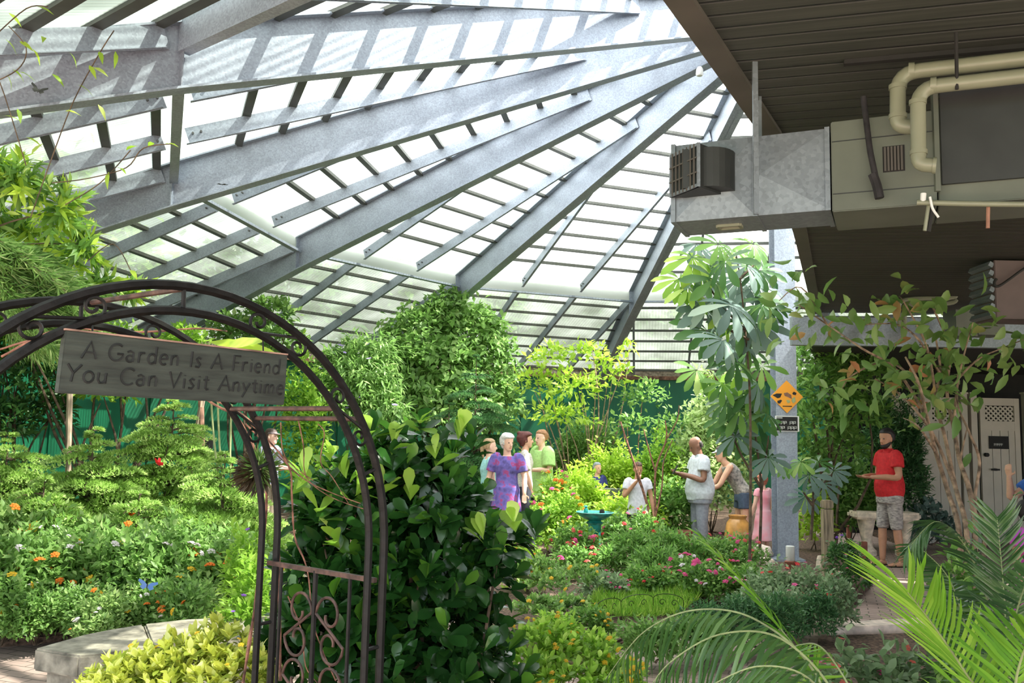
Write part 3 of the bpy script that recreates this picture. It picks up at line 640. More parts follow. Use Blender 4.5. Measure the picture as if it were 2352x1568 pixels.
mb = MB(o); mb.hexa([sp_(.004, sh+.0005, wf-.001), sp_(sw+.004, sh-.0035, wf-.001), sp_(sw+.004, sh-.0035, wb), sp_(.004, sh+.0005, wb), sp_(.004, sh+.0045, wf-.001), sp_(sw+.004, sh+.0005, wf-.001), sp_(sw+.004, sh+.0005, wb), sp_(.004, sh+.0045, wb)]); mb.build('worn_top_edge', MT['sign_edge'], sg_)
text(sg_, 'A Garden Is A Friend', lambda x, y: sp_(x+y*.08, .079+y*1.0, wf-.0008), .043, .578, .038, .0029)
text(sg_, 'You Can Visit Anytime', lambda x, y: sp_(x+y*.08, .026+y*1.0, wf-.0008), .012, .594, .038, .0029)
for t in (.07, .53):
    a = math.acos((t-AC)/.628); zt = AZ+.628*math.sin(a); mb = MB(o); mb.tube([sp_(t, sh, -.006), ap(t, zt, 0)], .0022, 5); mb.build('hanger_wire', MT['black_iron'], sg_)
# ------------------------------------------------------------------ foliage builders
rs = np.random.RandomState(7)
def unit(a): return a/np.maximum(np.linalg.norm(a, axis=-1, keepdims=True), 1e-9)
SHAPES = {'oval': [(0, .06), (.25, .75), (.55, 1), (.82, .62), (1, .03)], 'obov': [(0, .05), (.3, .5), (.65, 1), (.88, .8), (1, .1)],
          'lance': [(0, .08), (.3, .9), (.6, .8), (1, .02)], 'blade': [(0, .5), (.35, 1), (.75, .7), (1, .03)]}
def leaf_arrays(pos, dr, nm, L, W, shape='oval', curl=.18, fold=.12, v=None):
    n = len(pos); dr = unit(dr); side = unit(np.cross(dr, nm)); up = np.cross(side, dr)
    L = np.broadcast_to(L, (n,))[:, None]; W = np.broadcast_to(W, (n,))[:, None]
    if v is None: v = rs.rand(n)
    if shape == 'tri':   # folded four-point leaf for the far and the tiny
        b = pos; t = pos+dr*L-up*L*curl*.6; m = pos+dr*L*.45; l = m+side*W*.5+up*W*fold; r = m-side*W*.5+up*W*fold
        V = np.stack([b, l, t, r], 1).reshape(-1, 3); k = np.arange(n)[:, None]*4
        Fc = np.concatenate([k+np.array([[0, 2, 1]]), k+np.array([[0, 3, 2]])], 1).reshape(-1, 3)
        return V, Fc, np.repeat(v, 4)
    S = SHAPES[shape]; m = len(S); out = []
    for t, w_ in S:
        p = pos+dr*L*t-up*L*curl*t*t
        out += [p+side*W*.5*w_+up*W*fold*w_, p, p-side*W*.5*w_+up*W*fold*w_]
    V = np.stack(out, 1).reshape(-1, 3); k = np.arange(n)[:, None]; q = []
    for i in range(m-1):
        a = i*3; q += [[a, a+3, a+4, a+1], [a+1, a+4, a+5, a+2]]
    q = np.array(q).reshape(1, -1, 4)
    Fc = (k[:, None]*3*m + q).reshape(-1, 4)
    return V, Fc, np.repeat(v, 3*m)
def mesh_np(name, parts, m, parent=None, origin=(0, 0, 0), smooth=True):
    parts = [p for p in parts if len(p[0])]
    off = 0; Vs = []; Ls = []; starts = []; at_ = []; ls = 0
    for V, Fc, v in parts:
        Vs.append(V); k = Fc.shape[1]; Ls.append((Fc+off).ravel()); starts.append(ls+np.arange(len(Fc))*k); ls += Fc.size; off += len(V); at_.append(v)
    V = np.concatenate(Vs)-np.array(origin)[None]; Lp = np.concatenate(Ls); st = np.concatenate(starts)
    me = D.meshes.new(name); me.vertices.add(len(V)); me.vertices.foreach_set('co', V.astype(np.float32).ravel())
    me.loops.add(len(Lp)); me.loops.foreach_set('vertex_index', Lp.astype(np.int32)); me.polygons.add(len(st)); me.polygons.foreach_set('loop_start', st.astype(np.int32))
    me.update(calc_edges=True); me.validate()
    a = me.attributes.new('v', 'FLOAT', 'POINT'); a.data.foreach_set('value', np.concatenate(at_).astype(np.float32))
    if smooth: me.polygons.foreach_set('use_smooth', [True]*len(me.polygons))
    return link(name, me, m, parent)
def rnd_dir(n): return unit(rs.randn(n, 3))
def blob(px, py, Y, rpx, rpy, ry=None):
    c = at(px, py, Y); rx = rpx*Y/F; rz = rpy*Y/F
    return (np.array(c), np.array([rx, ry if ry else rx*.8, rz]))
def blob_leaves(blobs, L, W, cov=1.4, shape='tri', inner=.45, up=.6, out=.7, droop=0., jit=.7, lv=.35, curl=.18, vtop=.45):
    res = []
    for c, r in blobs:
        area = 4*PI*((r[0]*r[1])**1.6/3+(r[0]*r[2])**1.6/3+(r[1]*r[2])**1.6/3)**(1/1.6)
        n = int(cov*area/(L*W*.55)); n = max(12, n)
        d = rnd_dir(n); d[:, 2] = np.where(d[:, 2] < -.35, -d[:, 2], d[:, 2]); f = inner+(1-inner)*rs.rand(n)**.5
        lump = 1+.2*np.sin(d[:, 0]*7+c[0]*3)*np.sin(d[:, 2]*6+c[1])+.13*np.sin(d[:, 1]*13+d[:, 2]*9)+.09*np.sin(d[:, 0]*23+d[:, 2]*19+c[1]*5)+np.where(rs.rand(n) < .12, .28*rs.rand(n), 0)
        pos = c+d*r*(f*lump)[:, None]; pos[:, 2] = np.maximum(pos[:, 2], .09)
        dr = unit(d*out+rnd_dir(n)*jit+np.array([0, 0, -droop])); nm = unit(np.array([0, 0, 1.])*up+d*.5+rnd_dir(n)*.45)
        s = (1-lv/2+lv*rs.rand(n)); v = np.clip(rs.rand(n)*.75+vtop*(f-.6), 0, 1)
        res.append(leaf_arrays(pos, dr, nm, L*s, W*s, shape, curl=curl, v=v))
    return res
def rosettes(tips, outs, k, L, W, shape='obov', spread=.9, lv=.3, curl=.2, stack=.35):
    """k leaves around every twig tip"""
    n = len(tips); P = np.repeat(tips, k, 0); O = np.repeat(unit(outs), k, 0)
    a = rs.rand(n*k)*2*PI; t1 = unit(np.cross(O, rnd_dir(n*k))); t2 = np.cross(O, t1)
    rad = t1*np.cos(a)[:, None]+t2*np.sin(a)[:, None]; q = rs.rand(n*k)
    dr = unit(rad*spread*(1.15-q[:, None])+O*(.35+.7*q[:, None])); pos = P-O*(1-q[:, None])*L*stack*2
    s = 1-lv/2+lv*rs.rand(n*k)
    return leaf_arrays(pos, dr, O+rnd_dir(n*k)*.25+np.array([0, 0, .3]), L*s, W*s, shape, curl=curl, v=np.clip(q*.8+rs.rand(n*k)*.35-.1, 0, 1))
def stems(mb, base, blobs, r=.012, per=2, n=5):
    base = Vector(base)
    for c, rr in blobs:
        for k in range(per):
            q = Vector(c)+Vector(rs.randn(3)*rr*.3); m_ = base.lerp(q, .5)+Vector(rs.randn(3)*.06*(q-base).length)
            b0 = base+Vector((rs.randn()*r*2, rs.randn()*r*2, 0))
            mb.tube(spline([b0, m_, q], 3), [r*(1-.75*i/6) for i in range(7)], n)
FLW = {}
def flower_mesh(kind, r):
    key = (kind, round(r, 4))
    if key in FLW: return FLW[key]
    me = None; mb = MB()
    if kind == 'dome':      # small rounded head of many florets
        for k in range(13):
            a = k*2.4; q = math.sqrt(k/13); mb.lathe((r*.8*q*math.cos(a), r*.8*q*math.sin(a), r*.45*(1-q*q)), [(r*.05, -.1*r), (r*.30, 0), (r*.2, r*.14), (.0005, r*.16)], 6)
    else:                   # five open petals
        for k in range(5):
            a = k*2*PI/5; c, s_ = math.cos(a), math.sin(a); q = lambda u, v, z: (u*c-v*s_, u*s_+v*c, z)
            mb.add([q(r*.08, 0, 0), q(r*.6, r*.42, r*.14), q(r*1.0, 0, r*.1), q(r*.6, -r*.42, r*.14)], [(0, 1, 2), (0, 2, 3)])
        mb.lathe((0, 0, 0), [(r*.16, -r*.05), (r*.16, r*.1), (.0005, r*.16)], 6)
    me = D.meshes.new('flower'); me.from_pydata(mb.v, [], mb.f); FLW[key] = me
    return me
def flowers(parent, pts, mats, r, kind='dome', up=(0, -.3, 1)):
    base = flower_mesh(kind, r); o = Vector(parent.location)
    for i, p in enumerate(pts):
        m = mats[i % len(mats)]; key = (kind, round(r, 4), m.name)
        if key not in FLW: c = base.copy(); c.materials.append(m); FLW[key] = c
        f = D.objects.new('flower', FLW[key]); col.objects.link(f); f.parent = parent
        f.location = Vector(p)-o; q = Vector(up)+Vector(rs.randn(3)*.35); f.rotation_euler = q.to_track_quat('Z', 'Y').to_euler(); s = .75+.5*rs.rand(); f.scale = (s, s, s)
def top_pts(blobs, n, lift=.035, front=True):
    out = []
    for k in range(n):
        c, r = blobs[rs.randint(len(blobs))]; d = rnd_dir(1)[0]; d[2] = abs(d[2])*.8+.15; 
        if front: d[1] = -abs(d[1])
        d = d/np.linalg.norm(d); p = c+d*r*1.14; out.append((p[0], p[1], max(p[2], .12)+lift))
    return out
def plant(name, label, cat, blobs, L, W, m, shape='tri', cov=1.4, base=None, stem=True, sm='bark', sr=.012, per=2, group=None, fl=None, ground=None, **kw):
    if ground is None: ground = cat in ('shrub', 'bush', 'groundcover', 'fern')
    if ground:
        nb_ = []
        for c, r in blobs: top = c[2]+r[2]; nb_.append((np.array([c[0], c[1], top*.5]), np.array([r[0], r[1], top*.53])))
        blobs = nb_; per = max(1, per//2)
    c0 = sum((b[0] for b in blobs))/len(blobs)
    base = Vector(base) if base is not None else Vector((c0[0], c0[1], .06))
    t = thing(name, label, cat, base, 0, group)
    mesh_np('foliage', blob_leaves(blobs, L, W, cov, shape, **kw), MT[m], t, base)
    if stem:
        mb = MB(base); stems(mb, base, blobs, sr, per); mb.build('stems', MT[sm], t, smooth=True)
    if fl:
        for (n, mats, r, kind) in fl: flowers(t, top_pts(blobs, n), [MT[q] for q in mats], r, kind)
    return t
LM = lambda k, *a, **kw: MT.__setitem__(k, leafmat(k, *a, **kw))
LM('lf_lime', (.23, .38, .03), (.40, .54, .06), (.60, .68, .20), trans=.5)
LM('lf_bright', (.16, .32, .035), (.34, .52, .07), (.54, .66, .18), trans=.48)
LM('lf_lantana', (.14, .25, .07), (.30, .42, .13), (.58, .66, .34), trans=.4)
LM('lf_mid', (.085, .19, .04), (.20, .36, .075), (.42, .54, .18), trans=.42)
LM('lf_dark', (0.029, 0.088, 0.026), (0.080, 0.189, 0.045), (0.159, 0.297, 0.064), trans=.3, rough=.35)
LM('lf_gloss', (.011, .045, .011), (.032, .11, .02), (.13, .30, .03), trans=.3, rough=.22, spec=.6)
LM('lf_olive', (.11, .22, .05), (.22, .37, .09), (.46, .56, .24), trans=.42)
LM('lf_grey', (.13, .21, .10), (.27, .37, .19), (.56, .62, .42), trans=.38)
LM('lf_pine', (.13, .25, .05), (.30, .45, .10), (.52, .64, .24), trans=.38)
LM('lf_pinedark', (0.035, 0.108, 0.040), (0.085, 0.204, 0.068), (0.170, 0.312, 0.103), trans=.3)
LM('lf_blue', (0.080, 0.135, 0.115), (0.175, 0.257, 0.218), (0.319, 0.405, 0.308), trans=.25, rough=.5)
LM('lf_pale', (.26, .38, .12), (.48, .58, .26), (.74, .78, .52), trans=.4)
LM('lf_palm', (0.096, 0.257, 0.026), (0.223, 0.446, 0.038), (0.382, 0.594, 0.077), trans=.4, rough=.3, spec=.6)
LM('lf_palmdark', (.04, .10, .03), (.10, .21, .05), (.20, .33, .10), trans=.3, rough=.25, spec=.8)
LM('lf_cycad', (0.021, 0.066, 0.021), (0.064, 0.144, 0.040), (0.142, 0.228, 0.080), trans=.2, rough=.28, spec=.7)
LM('lf_brown', (0.096, 0.203, 0.045), (0.223, 0.324, 0.090), (0.478, 0.189, 0.090), trans=.3)
LM('lf_variegated', (0.264, 0.358, 0.053), (0.582, 0.582, 0.106), (0.850, 0.850, 0.404), trans=.4)
LM('grass_blade', (0.159, 0.338, 0.038), (0.319, 0.513, 0.064), (0.542, 0.648, 0.154), trans=.4)
for k, c in dict(f_orange=(.85, .22, .02), f_yellow=(.85, .55, .03), f_white=(.82, .74, .76), f_pink=(.82, .10, .32), f_red=(.75, .03, .04), f_purple=(.28, .10, .60), f_lilac=(.50, .36, .80), f_coral=(.85, .16, .14)).items():
    MT[k] = leafmat(k, tuple(x*.85 for x in c), c, trans=.25, rough=.6)

# ------------------------------------------------------------------ far background: trees outside the glazing
for k, (a, rr, h, w_) in enumerate([(170, 20, 7.5, 3.6), (148, 21, 8.5, 4.2), (128, 20, 7.0, 3.8), (110, 21, 9, 4.2), (92, 20, 7.5, 3.6), (76, 21, 8.5, 4.0), (60, 20, 8, 3.6), (190, 20, 8, 4), (208, 20, 7.5, 3.8)]):
    c = np.array([CX+rr*math.cos(math.radians(a)), CY+rr*math.sin(math.radians(a)), h*.62])
    B = [(c+np.array([dx*w_*.5, dy*w_*.4, dz]), np.array([w_*.62, w_*.62, h*.34])) for dx, dy, dz in ((0, 0, 0), (1, .3, -.8), (-1, -.2, -.6), (.2, -.5, 1.0), (0, 0, -1.8))]
    plant('shade_tree', 'leafy tree standing outside the glasshouse, dim through the lower panels', 'tree', B, .42, .26, 'lf_mid' if k % 2 else 'lf_dark', cov=1.0, base=(c[0], c[1], -.1), sr=.12, per=1, group='trees outside the glazing')

# ------------------------------------------------------------------ background planting, left to right
plant('leafy_tree', 'dark leafy tree at the far left edge behind the ferny pines', 'tree', [blob(40, 880, 13, 90, 90), blob(20, 980, 12.8, 60, 60), blob(120, 960, 13.2, 50, 60), blob(0, 800, 13, 60, 80)], .13, .06, 'lf_dark', cov=1.3, sr=.03)
plant('leafy_tree', 'yellow-green leafy tree behind the hanging sign', 'tree', [blob(90, 780, 13, 110, 60), blob(230, 800, 13.5, 90, 60), blob(340, 850, 13.2, 100, 60), blob(240, 900, 13, 70, 50), blob(420, 800, 14, 60, 50), blob(60, 730, 12.6, 90, 40)], .13, .055, 'lf_bright', cov=1.0, base=(-6.0, 13.2, .06), sr=.035)
plant('leafy_tree', 'small round yellow-green tree crown seen above the right side of the arch', 'tree', [blob(620, 730, 16.5, 60, 45), blob(560, 790, 16.5, 70, 50), blob(640, 800, 16, 60, 50), blob(520, 760, 16, 40, 40)], .15, .08, 'lf_olive', cov=1.2, sr=.03)
plant('leafy_shrub', 'light green shrub between the arch legs and the green wall', 'shrub', [blob(690, 880, 15, 50, 60), blob(720, 940, 14.8, 40, 40)], .12, .05, 'lf_bright', cov=.8)
t = plant('flowering_vine', 'pale willowy vine with lilac flowers left of the vine-covered tree', 'vine', [blob(770, 850, 16, 50, 50), blob(820, 900, 15.6, 90, 80), blob(760, 940, 15.4, 70, 60), blob(870, 960, 15.4, 70, 60), blob(840, 830, 16, 70, 60)], .17, .04, 'lf_olive', cov=1.4, droop=.7, shape='lance', fl=[(14, ['f_lilac'], .05, 'star')])
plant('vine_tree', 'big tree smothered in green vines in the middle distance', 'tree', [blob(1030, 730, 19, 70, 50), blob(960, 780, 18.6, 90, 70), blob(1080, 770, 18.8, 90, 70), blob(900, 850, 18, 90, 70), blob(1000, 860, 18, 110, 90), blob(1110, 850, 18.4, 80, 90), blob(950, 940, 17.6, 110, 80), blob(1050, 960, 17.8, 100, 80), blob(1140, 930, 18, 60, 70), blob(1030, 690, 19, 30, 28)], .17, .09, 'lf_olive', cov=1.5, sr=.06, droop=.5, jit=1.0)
plant('loose_tree', 'loose lime green small tree in front of the green back wall', 'tree', [blob(1260, 830, 15.6, 60, 40), blob(1340, 815, 15.6, 60, 30), blob(1230, 890, 15.6, 50, 50), blob(1320, 900, 15.4, 80, 50), blob(1400, 870, 15.8, 50, 60), blob(1290, 960, 15.2, 80, 40), blob(1445, 800, 16, 20, 25)], .14, .07, 'lf_lime', cov=.42, sr=.022, sm='bark_light', inner=.1)
plant('loose_tree', 'thin leafed tree with bare reddish stems left of the man in the white shirt', 'tree', [blob(1480, 920, 15.6, 60, 50), blob(1540, 990, 15.2, 50, 40), blob(1450, 985, 15.2, 50, 40)], .11, .06, 'lf_mid', cov=.4, inner=.1, sr=.018, sm='vine')
plant('variegated_shrub', 'tall pale variegated shrub behind the man in the white shirt', 'shrub', [blob(1640, 930, 15.4, 55, 50), blob(1610, 1000, 15.2, 60, 50), blob(1680, 990, 15.4, 50, 60), blob(1650, 1080, 15.2, 60, 60), blob(1590, 1080, 15, 50, 60)], .10, .06, 'lf_pale', cov=1.2)
for px, py, Y, rx, ry, m, lab in ((1235, 1065, 16.2, 60, 40, 'lf_olive', 'olive shrub with coral flowers behind the green-shirted woman'), (1350, 1010, 16, 70, 40, 'lf_olive', 'olive green bush low in front of the green wall, left of the child'),
        (1400, 1075, 14.8, 60, 40, 'lf_lime', 'bright lime bush behind the grey planter trough'), (1520, 1060, 15, 60, 45, 'lf_bright', 'bright green bush behind the child in the white shirt'),
        (1330, 1130, 13.6, 60, 45, 'lf_lime', 'yellow-green bush left of the grey planter trough'), (1440, 1170, 12.9, 80, 26, 'lf_lime', 'low lime bush at the child\'s knees'), (1545, 1150, 13.0, 50, 40, 'lf_mid', 'mid green bush between the child and the man in the white shirt')):
    plant('leafy_shrub', lab, 'shrub', [blob(px, py, Y, rx, ry), blob(px-rx*.6, py+ry*.5, Y, rx*.6, ry*.6), blob(px+rx*.6, py+ry*.4, Y, rx*.6, ry*.6)], .085, .045, m, cov=1.2, fl=[(7, ['f_coral'], .035, 'dome')] if 'coral' in lab else None)
plant('flowering_shrub', 'tall leafy shrub dotted with orange and yellow flowers right of the purple dress', 'shrub', [blob(1275, 1140, 12.6, 40, 40), blob(1290, 1180, 12.2, 55, 42), blob(1250, 1205, 12, 45, 40)], .07, .04, 'lf_bright', cov=1.3, fl=[(22, ['f_orange', 'f_yellow'], .042, 'dome'), (8, ['f_pink'], .036, 'dome')])
# trees right of the column
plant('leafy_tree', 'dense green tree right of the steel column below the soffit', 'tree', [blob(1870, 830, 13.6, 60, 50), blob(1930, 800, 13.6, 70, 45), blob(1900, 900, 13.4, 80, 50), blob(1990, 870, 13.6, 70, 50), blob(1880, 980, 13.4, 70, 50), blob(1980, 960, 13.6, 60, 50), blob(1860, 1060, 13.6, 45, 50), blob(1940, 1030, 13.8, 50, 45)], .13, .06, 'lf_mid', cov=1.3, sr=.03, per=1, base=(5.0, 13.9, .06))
plant('leafy_shrub', 'glossy green shrub behind the left end of the concrete bench', 'shrub', [blob(1900, 1070, 14.6, 50, 50), blob(1950, 1110, 14.5, 60, 50), blob(1910, 1150, 14.4, 50, 40), blob(1990, 1150, 14.6, 40, 40), blob(2000, 1080, 15, 40, 50)], .10, .055, 'lf_mid', cov=1.3)
plant('feathery_shrub', 'dark feathery shrub behind the man in the red shirt', 'shrub', [blob(2080, 1000, 14.9, 40, 60), blob(2030, 960, 14.9, 50, 40), blob(2090, 1060, 14.8, 30, 50)], .12, .03, 'lf_pinedark', cov=1.2, shape='tri')
plant('leafy_shrub', 'dark low shrub at the right end of the concrete bench', 'shrub', [blob(2130, 1190, 14.6, 35, 35), blob(2165, 1210, 14.6, 30, 30), blob(2115, 1225, 14.5, 40, 20)], .13, .07, 'lf_blue', cov=.8, shape='oval')

# ------------------------------------------------------------------ palmate leaves on the tree left of the column
def palmate(pos, nrm, R, n=8, m='lf_mid', petiole=None, v0=.3):
    """returns leaf arrays of one umbrella-like compound leaf"""
    nrm = unit(np.array(nrm)); a0 = rs.rand()*6.28; t1 = unit(np.cross(nrm, [.31, .92, .12])); t2 = np.cross(nrm, t1)
    a = a0+np.arange(n)*2*PI*(.92/n); dr = t1*np.cos(a)[:, None]+t2*np.sin(a)[:, None]; dr = unit(dr+nrm*.05+np.array([0, 0, -.38]))
    s = .75+.3*rs.rand(n)
    return leaf_arrays(np.repeat(np.array(pos)[None], n, 0)+dr*R*.05, dr, np.repeat(nrm[None], n, 0), R*s, R*.30*s, 'obov', curl=.3, fold=.1, v=np.clip(v0+.25*rs.randn(n), 0, 1))
def palmate_tree(label, specs, m, R, Y, base, trunk, rpx=5):
    t = thing('palmate_tree', label, 'tree', Vector(base)+Vector((0, 0, .0)))
    groups = {}
    for (px, py, s, mm) in specs:
        groups.setdefault(mm, []).append(palmate(at(px, py, Y+rs.randn()*.25), (rs.randn()*.4, -.75, .65+.2*rs.randn()), R*s, 8+rs.randint(3), v0=.5))
    for mm, L_ in groups.items(): mesh_np('foliage', L_, MT[mm], t, base)
    mb = MB(base)
    for tr in trunk: mb.tube(spline([at(x, y, Y) if isinstance(x, (int, float)) and y > 0 else x for x, y in tr], 5), [rpx*Y/F*(1-.6*i/(5*(len(tr)-1))) for i in range(5*(len(tr)-1)+1)], 7)
    mb.build('branches', MT['bark'], t, smooth=True)
    return t
g1 = 'lf_bright'; g2 = 'lf_blue'; g3 = 'lf_dark'
palmate_tree('tree with big umbrella-like lobed leaves hanging left of the column below the duct', [
    (1590, 590, 1, g1), (1680, 570, 1, 'lf_mid'), (1735, 590, .8, g3), (1580, 660, .9, g1), (1650, 560, .8, 'lf_mid'), (1640, 640, 1, g3), (1700, 640, 1.1, g2), (1740, 655, 1, g2), (1620, 710, 1, g2), (1680, 700, 1.1, g2), (1625, 760, 1, g3), (1735, 745, 1, g2), (1690, 770, 1.1, g2), (1720, 800, .9, g3), (1760, 690, .8, g3), (1560, 640, .8, g1), (1600, 560, .8, g2), (1690, 830, .9, g3), (1655, 720, .9, g1), (1610, 630, .9, g3), (1665, 600, .9, g3), (1715, 610, .9, g2), (1640, 690, 1, g2), (1700, 740, 1, g3), (1660, 780, .9, g2), (1750, 700, .9, g3), (1745, 620, .8, g3), (1600, 690, .9, g3), (1730, 560, .8, 'lf_mid')],
    g1, .36, 9.2, gr(1722, 1290), [[(1722, 1285), (1724, 1100), (1722, 900), (1712, 760), (1700, 640), (1690, 580)], [(1712, 760), (1650, 690), (1600, 610)], [(1700, 640), (1740, 600)], [(1720, 780), (1640, 740)]], 3.6)
palmate_tree('lower tree with dark bluish lobed leaves close left of the column', [
    (1690, 900, 1, g3), (1740, 880, 1, g2), (1660, 960, .9, g3), (1720, 960, 1, g2), (1760, 950, .8, g3), (1690, 1000, .9, g2), (1740, 1000, 1, g3), (1765, 1050, .8, g2), (1600, 850, .9, 'lf_mid'), (1640, 860, .9, g1), (1690, 870, 1, 'lf_mid'), (1720, 900, 1, g3), (1670, 920, 1, g3), (1700, 940, 1, 'lf_mid'), (1750, 910, 1, g3), (1740, 970, 1, g3), (1700, 990, 1, g3), (1755, 1030, .8, g3),  (1700, 850, .9, g1), (1750, 840, .9, 'lf_mid'), (1660, 880, .8, 'lf_mid')],
    g3, .34, 10.4, gr(1745, 1270), [[(1745, 1262), (1748, 1120), (1735, 1000), (1720, 900)], [(1748, 1120), (1700, 1040), (1670, 960)], [(1748, 1130), (1766, 1000)]], 3.6)
palmate_tree('small plant with blue-grey lobed leaves on the right side of the column', [
    (1860, 1090, 1, g2), (1890, 1110, 1, g2), (1850, 1140, 1, g2), (1840, 1060, .8, 'lf_mid'), (1915, 1080, .9, g2), (1800, 1070, .7, 'lf_mid'), (1880, 1060, .8, g3)],
    g2, .27, 11.4, gr(1862, 1245), [[(1862, 1240), (1868, 1150), (1865, 1090)], [(1868, 1150), (1905, 1090)], [(1866, 1160), (1845, 1130)]], 4)
plant('leafy_shrub', 'lime shrub low between the column and the wooden post', 'shrub', [blob(1860, 1185, 13.4, 34, 26), blob(1880, 1160, 13.4, 26, 24)], .12, .06, 'lf_lime', cov=.8, shape='oval')

# ------------------------------------------------------------------ ferny pines in the left bed
def norfolk(label, base, h, R, tiers, m, seed, lean=0, group=None, name='ferny_pine'):
    st = np.random.RandomState(seed); t = thing(name, label, 'pine', base, 0, group); base = np.array(base)
    Ls = []; mb = MB(base)
    mb.tube([base, base+np.array([0, 0, h])], [.03, .006], 6)
    for ti in range(tiers):
        q = ti/max(1, tiers-1); z = h*(.14+.84*q); R0 = R*(1-q)**.75+.08; nb = 8 if q < .8 else 5
        for b in range(nb):
            a = b*2*PI/nb+ti*.5+st.rand()*.5; R1 = R0*(.65+.5*st.rand()); zj = st.uniform(-.5, .5)*h/tiers; dk_ = st.uniform(.2, .6); d = np.array([math.cos(a), math.sin(a), 0]); sd_ = np.array([-d[1], d[0], 0])
            ax = lambda s: base+np.array([0, 0, z+zj])+d*R1*s+np.array([0, 0, R1*(.34*s-(.2+dk_)*s*s*(1.0-.3*q))])
            ns = max(5, int(R1/.06)); mb.tube([ax(s) for s in (0, .3, .6, .95)], [.010, .008, .006, .003], 4)
            for k in range(ns):
                s = .15+.85*k/ns; p = ax(s); tl = R1*.56*(math.sin(PI*min(1, .25+s*.72)))*(.8+.3*st.rand())
                for sg in (1, -1):
                    bd = unit(d*.75+sd_*sg*.95+np.array([0, 0, .12])); nn = max(4, int(tl/.022)); u = (np.arange(nn)+.5)/nn
                    P = p+bd*tl*u[:, None]+np.array([0, 0, 1.])*(tl*(.25*u-.6*u**2))[:, None]
                    P = np.repeat(P, 4, 0); n3 = len(P); dirs = unit(bd+unit(st.randn(n3, 3))*.75+np.array([0, 0, .42]))
                    Ls.append(leaf_arrays(P, dirs, np.repeat([[0, 0, 1.]], n3, 0)+st.randn(n3, 3)*.3, .05, .016, 'tri', curl=0, v=np.clip(.25+.5*np.repeat(u, 4)+.25*st.rand(n3)+.15*s, 0, 1)))
    mesh_np('foliage', Ls, MT[m], t, base); mb.build('trunk', MT['bark'], t)
    return t
B3 = lambda px, Y: Vector((at(px, 1001, Y).x, Y, .06))
norfolk('low wide ferny pine at the far left edge of the bed', B3(20, 9.4), 1.5, 1.05, 10, 'lf_pine', 1)
norfolk('widest ferny pine in the left bed, above the orange flowers', B3(215, 9.2), 1.55, 1.2, 11, 'lf_pine', 2)
norfolk('ferny pine with a pointed top between the two leaning poles', B3(395, 9.8), 1.98, 1.1, 13, 'lf_pine', 3)
norfolk('ferny pine just left of the arch leg', B3(520, 8.9), 1.36, .9, 10, 'lf_pine', 4)
norfolk('small ferny pine low in front of the widest one', B3(330, 8.2), 1.0, .75, 8, 'lf_pine', 5)
norfolk('small ferny pine at the front left of the bed', B3(110, 8.4), 1.1, .85, 9, 'lf_pine', 6)
norfolk('dark tiered pine below the vine-covered tree', B3(1090, 16.2), 3.0, 1.3, 9, 'lf_pinedark', 8)
norfolk('dark tiered pine right of the other one, near the grey-haired woman', B3(1030, 15.2), 2.1, 1.2, 7, 'lf_pinedark', 9)

# ------------------------------------------------------------------ flowering bed at the left
protos = []
for k in range(3):
    B = [(np.array([0, 0, .34]), np.array([.30, .28, .24])), (np.array([.16, -.1, .22]), np.array([.24, .22, .18])), (np.array([-.18, .05, .26]), np.array([.22, .22, .2]))]
    t = plant('lantana_bush', 'leafy bush with small clustered flowers in the left bed', 'bush', B, .062, .030, ['lf_olive', 'lf_lantana', 'lf_olive'][k], cov=1.2, base=(0, 0, 0), group='flowering bushes in the left bed', sr=.006, per=4,
              fl=[([7, 4, 1][k], ['f_orange'], .034, 'dome'), ([3, 9, 13][k], ['f_white'], .030, 'dome'), ([3, 1, 2][k], ['f_yellow'], .032, 'dome')])
    protos.append(t)
spots = []
for Y, xs, sc in ((8.1, range(-20, 600, 62), 1.25), (7.35, range(-60, 590, 68), 1.12), (6.7, range(-40, 540, 84), .74)):
    for i, px in enumerate(xs): spots.append((px+rs.randn()*9, Y+rs.randn()*.12, sc*(.9+.25*rs.rand())))
for i, (px, Y, sc) in enumerate(spots):
    p = B3(px, Y); k = rs.randint(3)
    if i < 3: protos[i].location = p; protos[i].rotation_euler = (0, 0, rs.rand()*6); protos[i].scale = (sc,)*3
    else: dup(protos[k], p, rs.rand()*6, scale=sc)
plant('flowering_bush', 'tall bush with purple flowers left of the arch legs', 'bush', [blob(560, 1290, 6.3, 45, 60), blob(585, 1360, 5.9, 50, 60), blob(550, 1420, 5.7, 50, 40)], .06, .028, 'lf_bright', cov=1.2, fl=[(8, ['f_purple'], .018, 'star')])

# ------------------------------------------------------------------ glossy shrub beside the arch
base = Vector((-.36, 4.35, .06))
gs = thing('glossy_shrub', 'big dark glossy broad-leaved shrub behind the right leg of the arch', 'shrub', base)
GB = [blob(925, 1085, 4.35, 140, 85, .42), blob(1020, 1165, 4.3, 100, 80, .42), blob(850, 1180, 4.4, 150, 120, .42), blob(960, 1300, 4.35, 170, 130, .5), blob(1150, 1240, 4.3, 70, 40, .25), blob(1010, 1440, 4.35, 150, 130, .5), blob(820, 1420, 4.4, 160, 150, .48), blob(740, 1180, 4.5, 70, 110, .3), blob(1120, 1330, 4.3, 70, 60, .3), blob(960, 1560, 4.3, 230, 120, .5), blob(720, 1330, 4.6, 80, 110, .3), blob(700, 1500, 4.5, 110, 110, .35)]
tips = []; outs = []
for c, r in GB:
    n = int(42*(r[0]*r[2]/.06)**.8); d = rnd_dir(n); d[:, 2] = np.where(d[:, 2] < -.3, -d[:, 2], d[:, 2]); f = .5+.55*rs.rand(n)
    tips.append(c+d*r*f[:, None]); outs.append(unit(d+np.array([0, 0, .75])+rs.randn(n, 3)*.3))
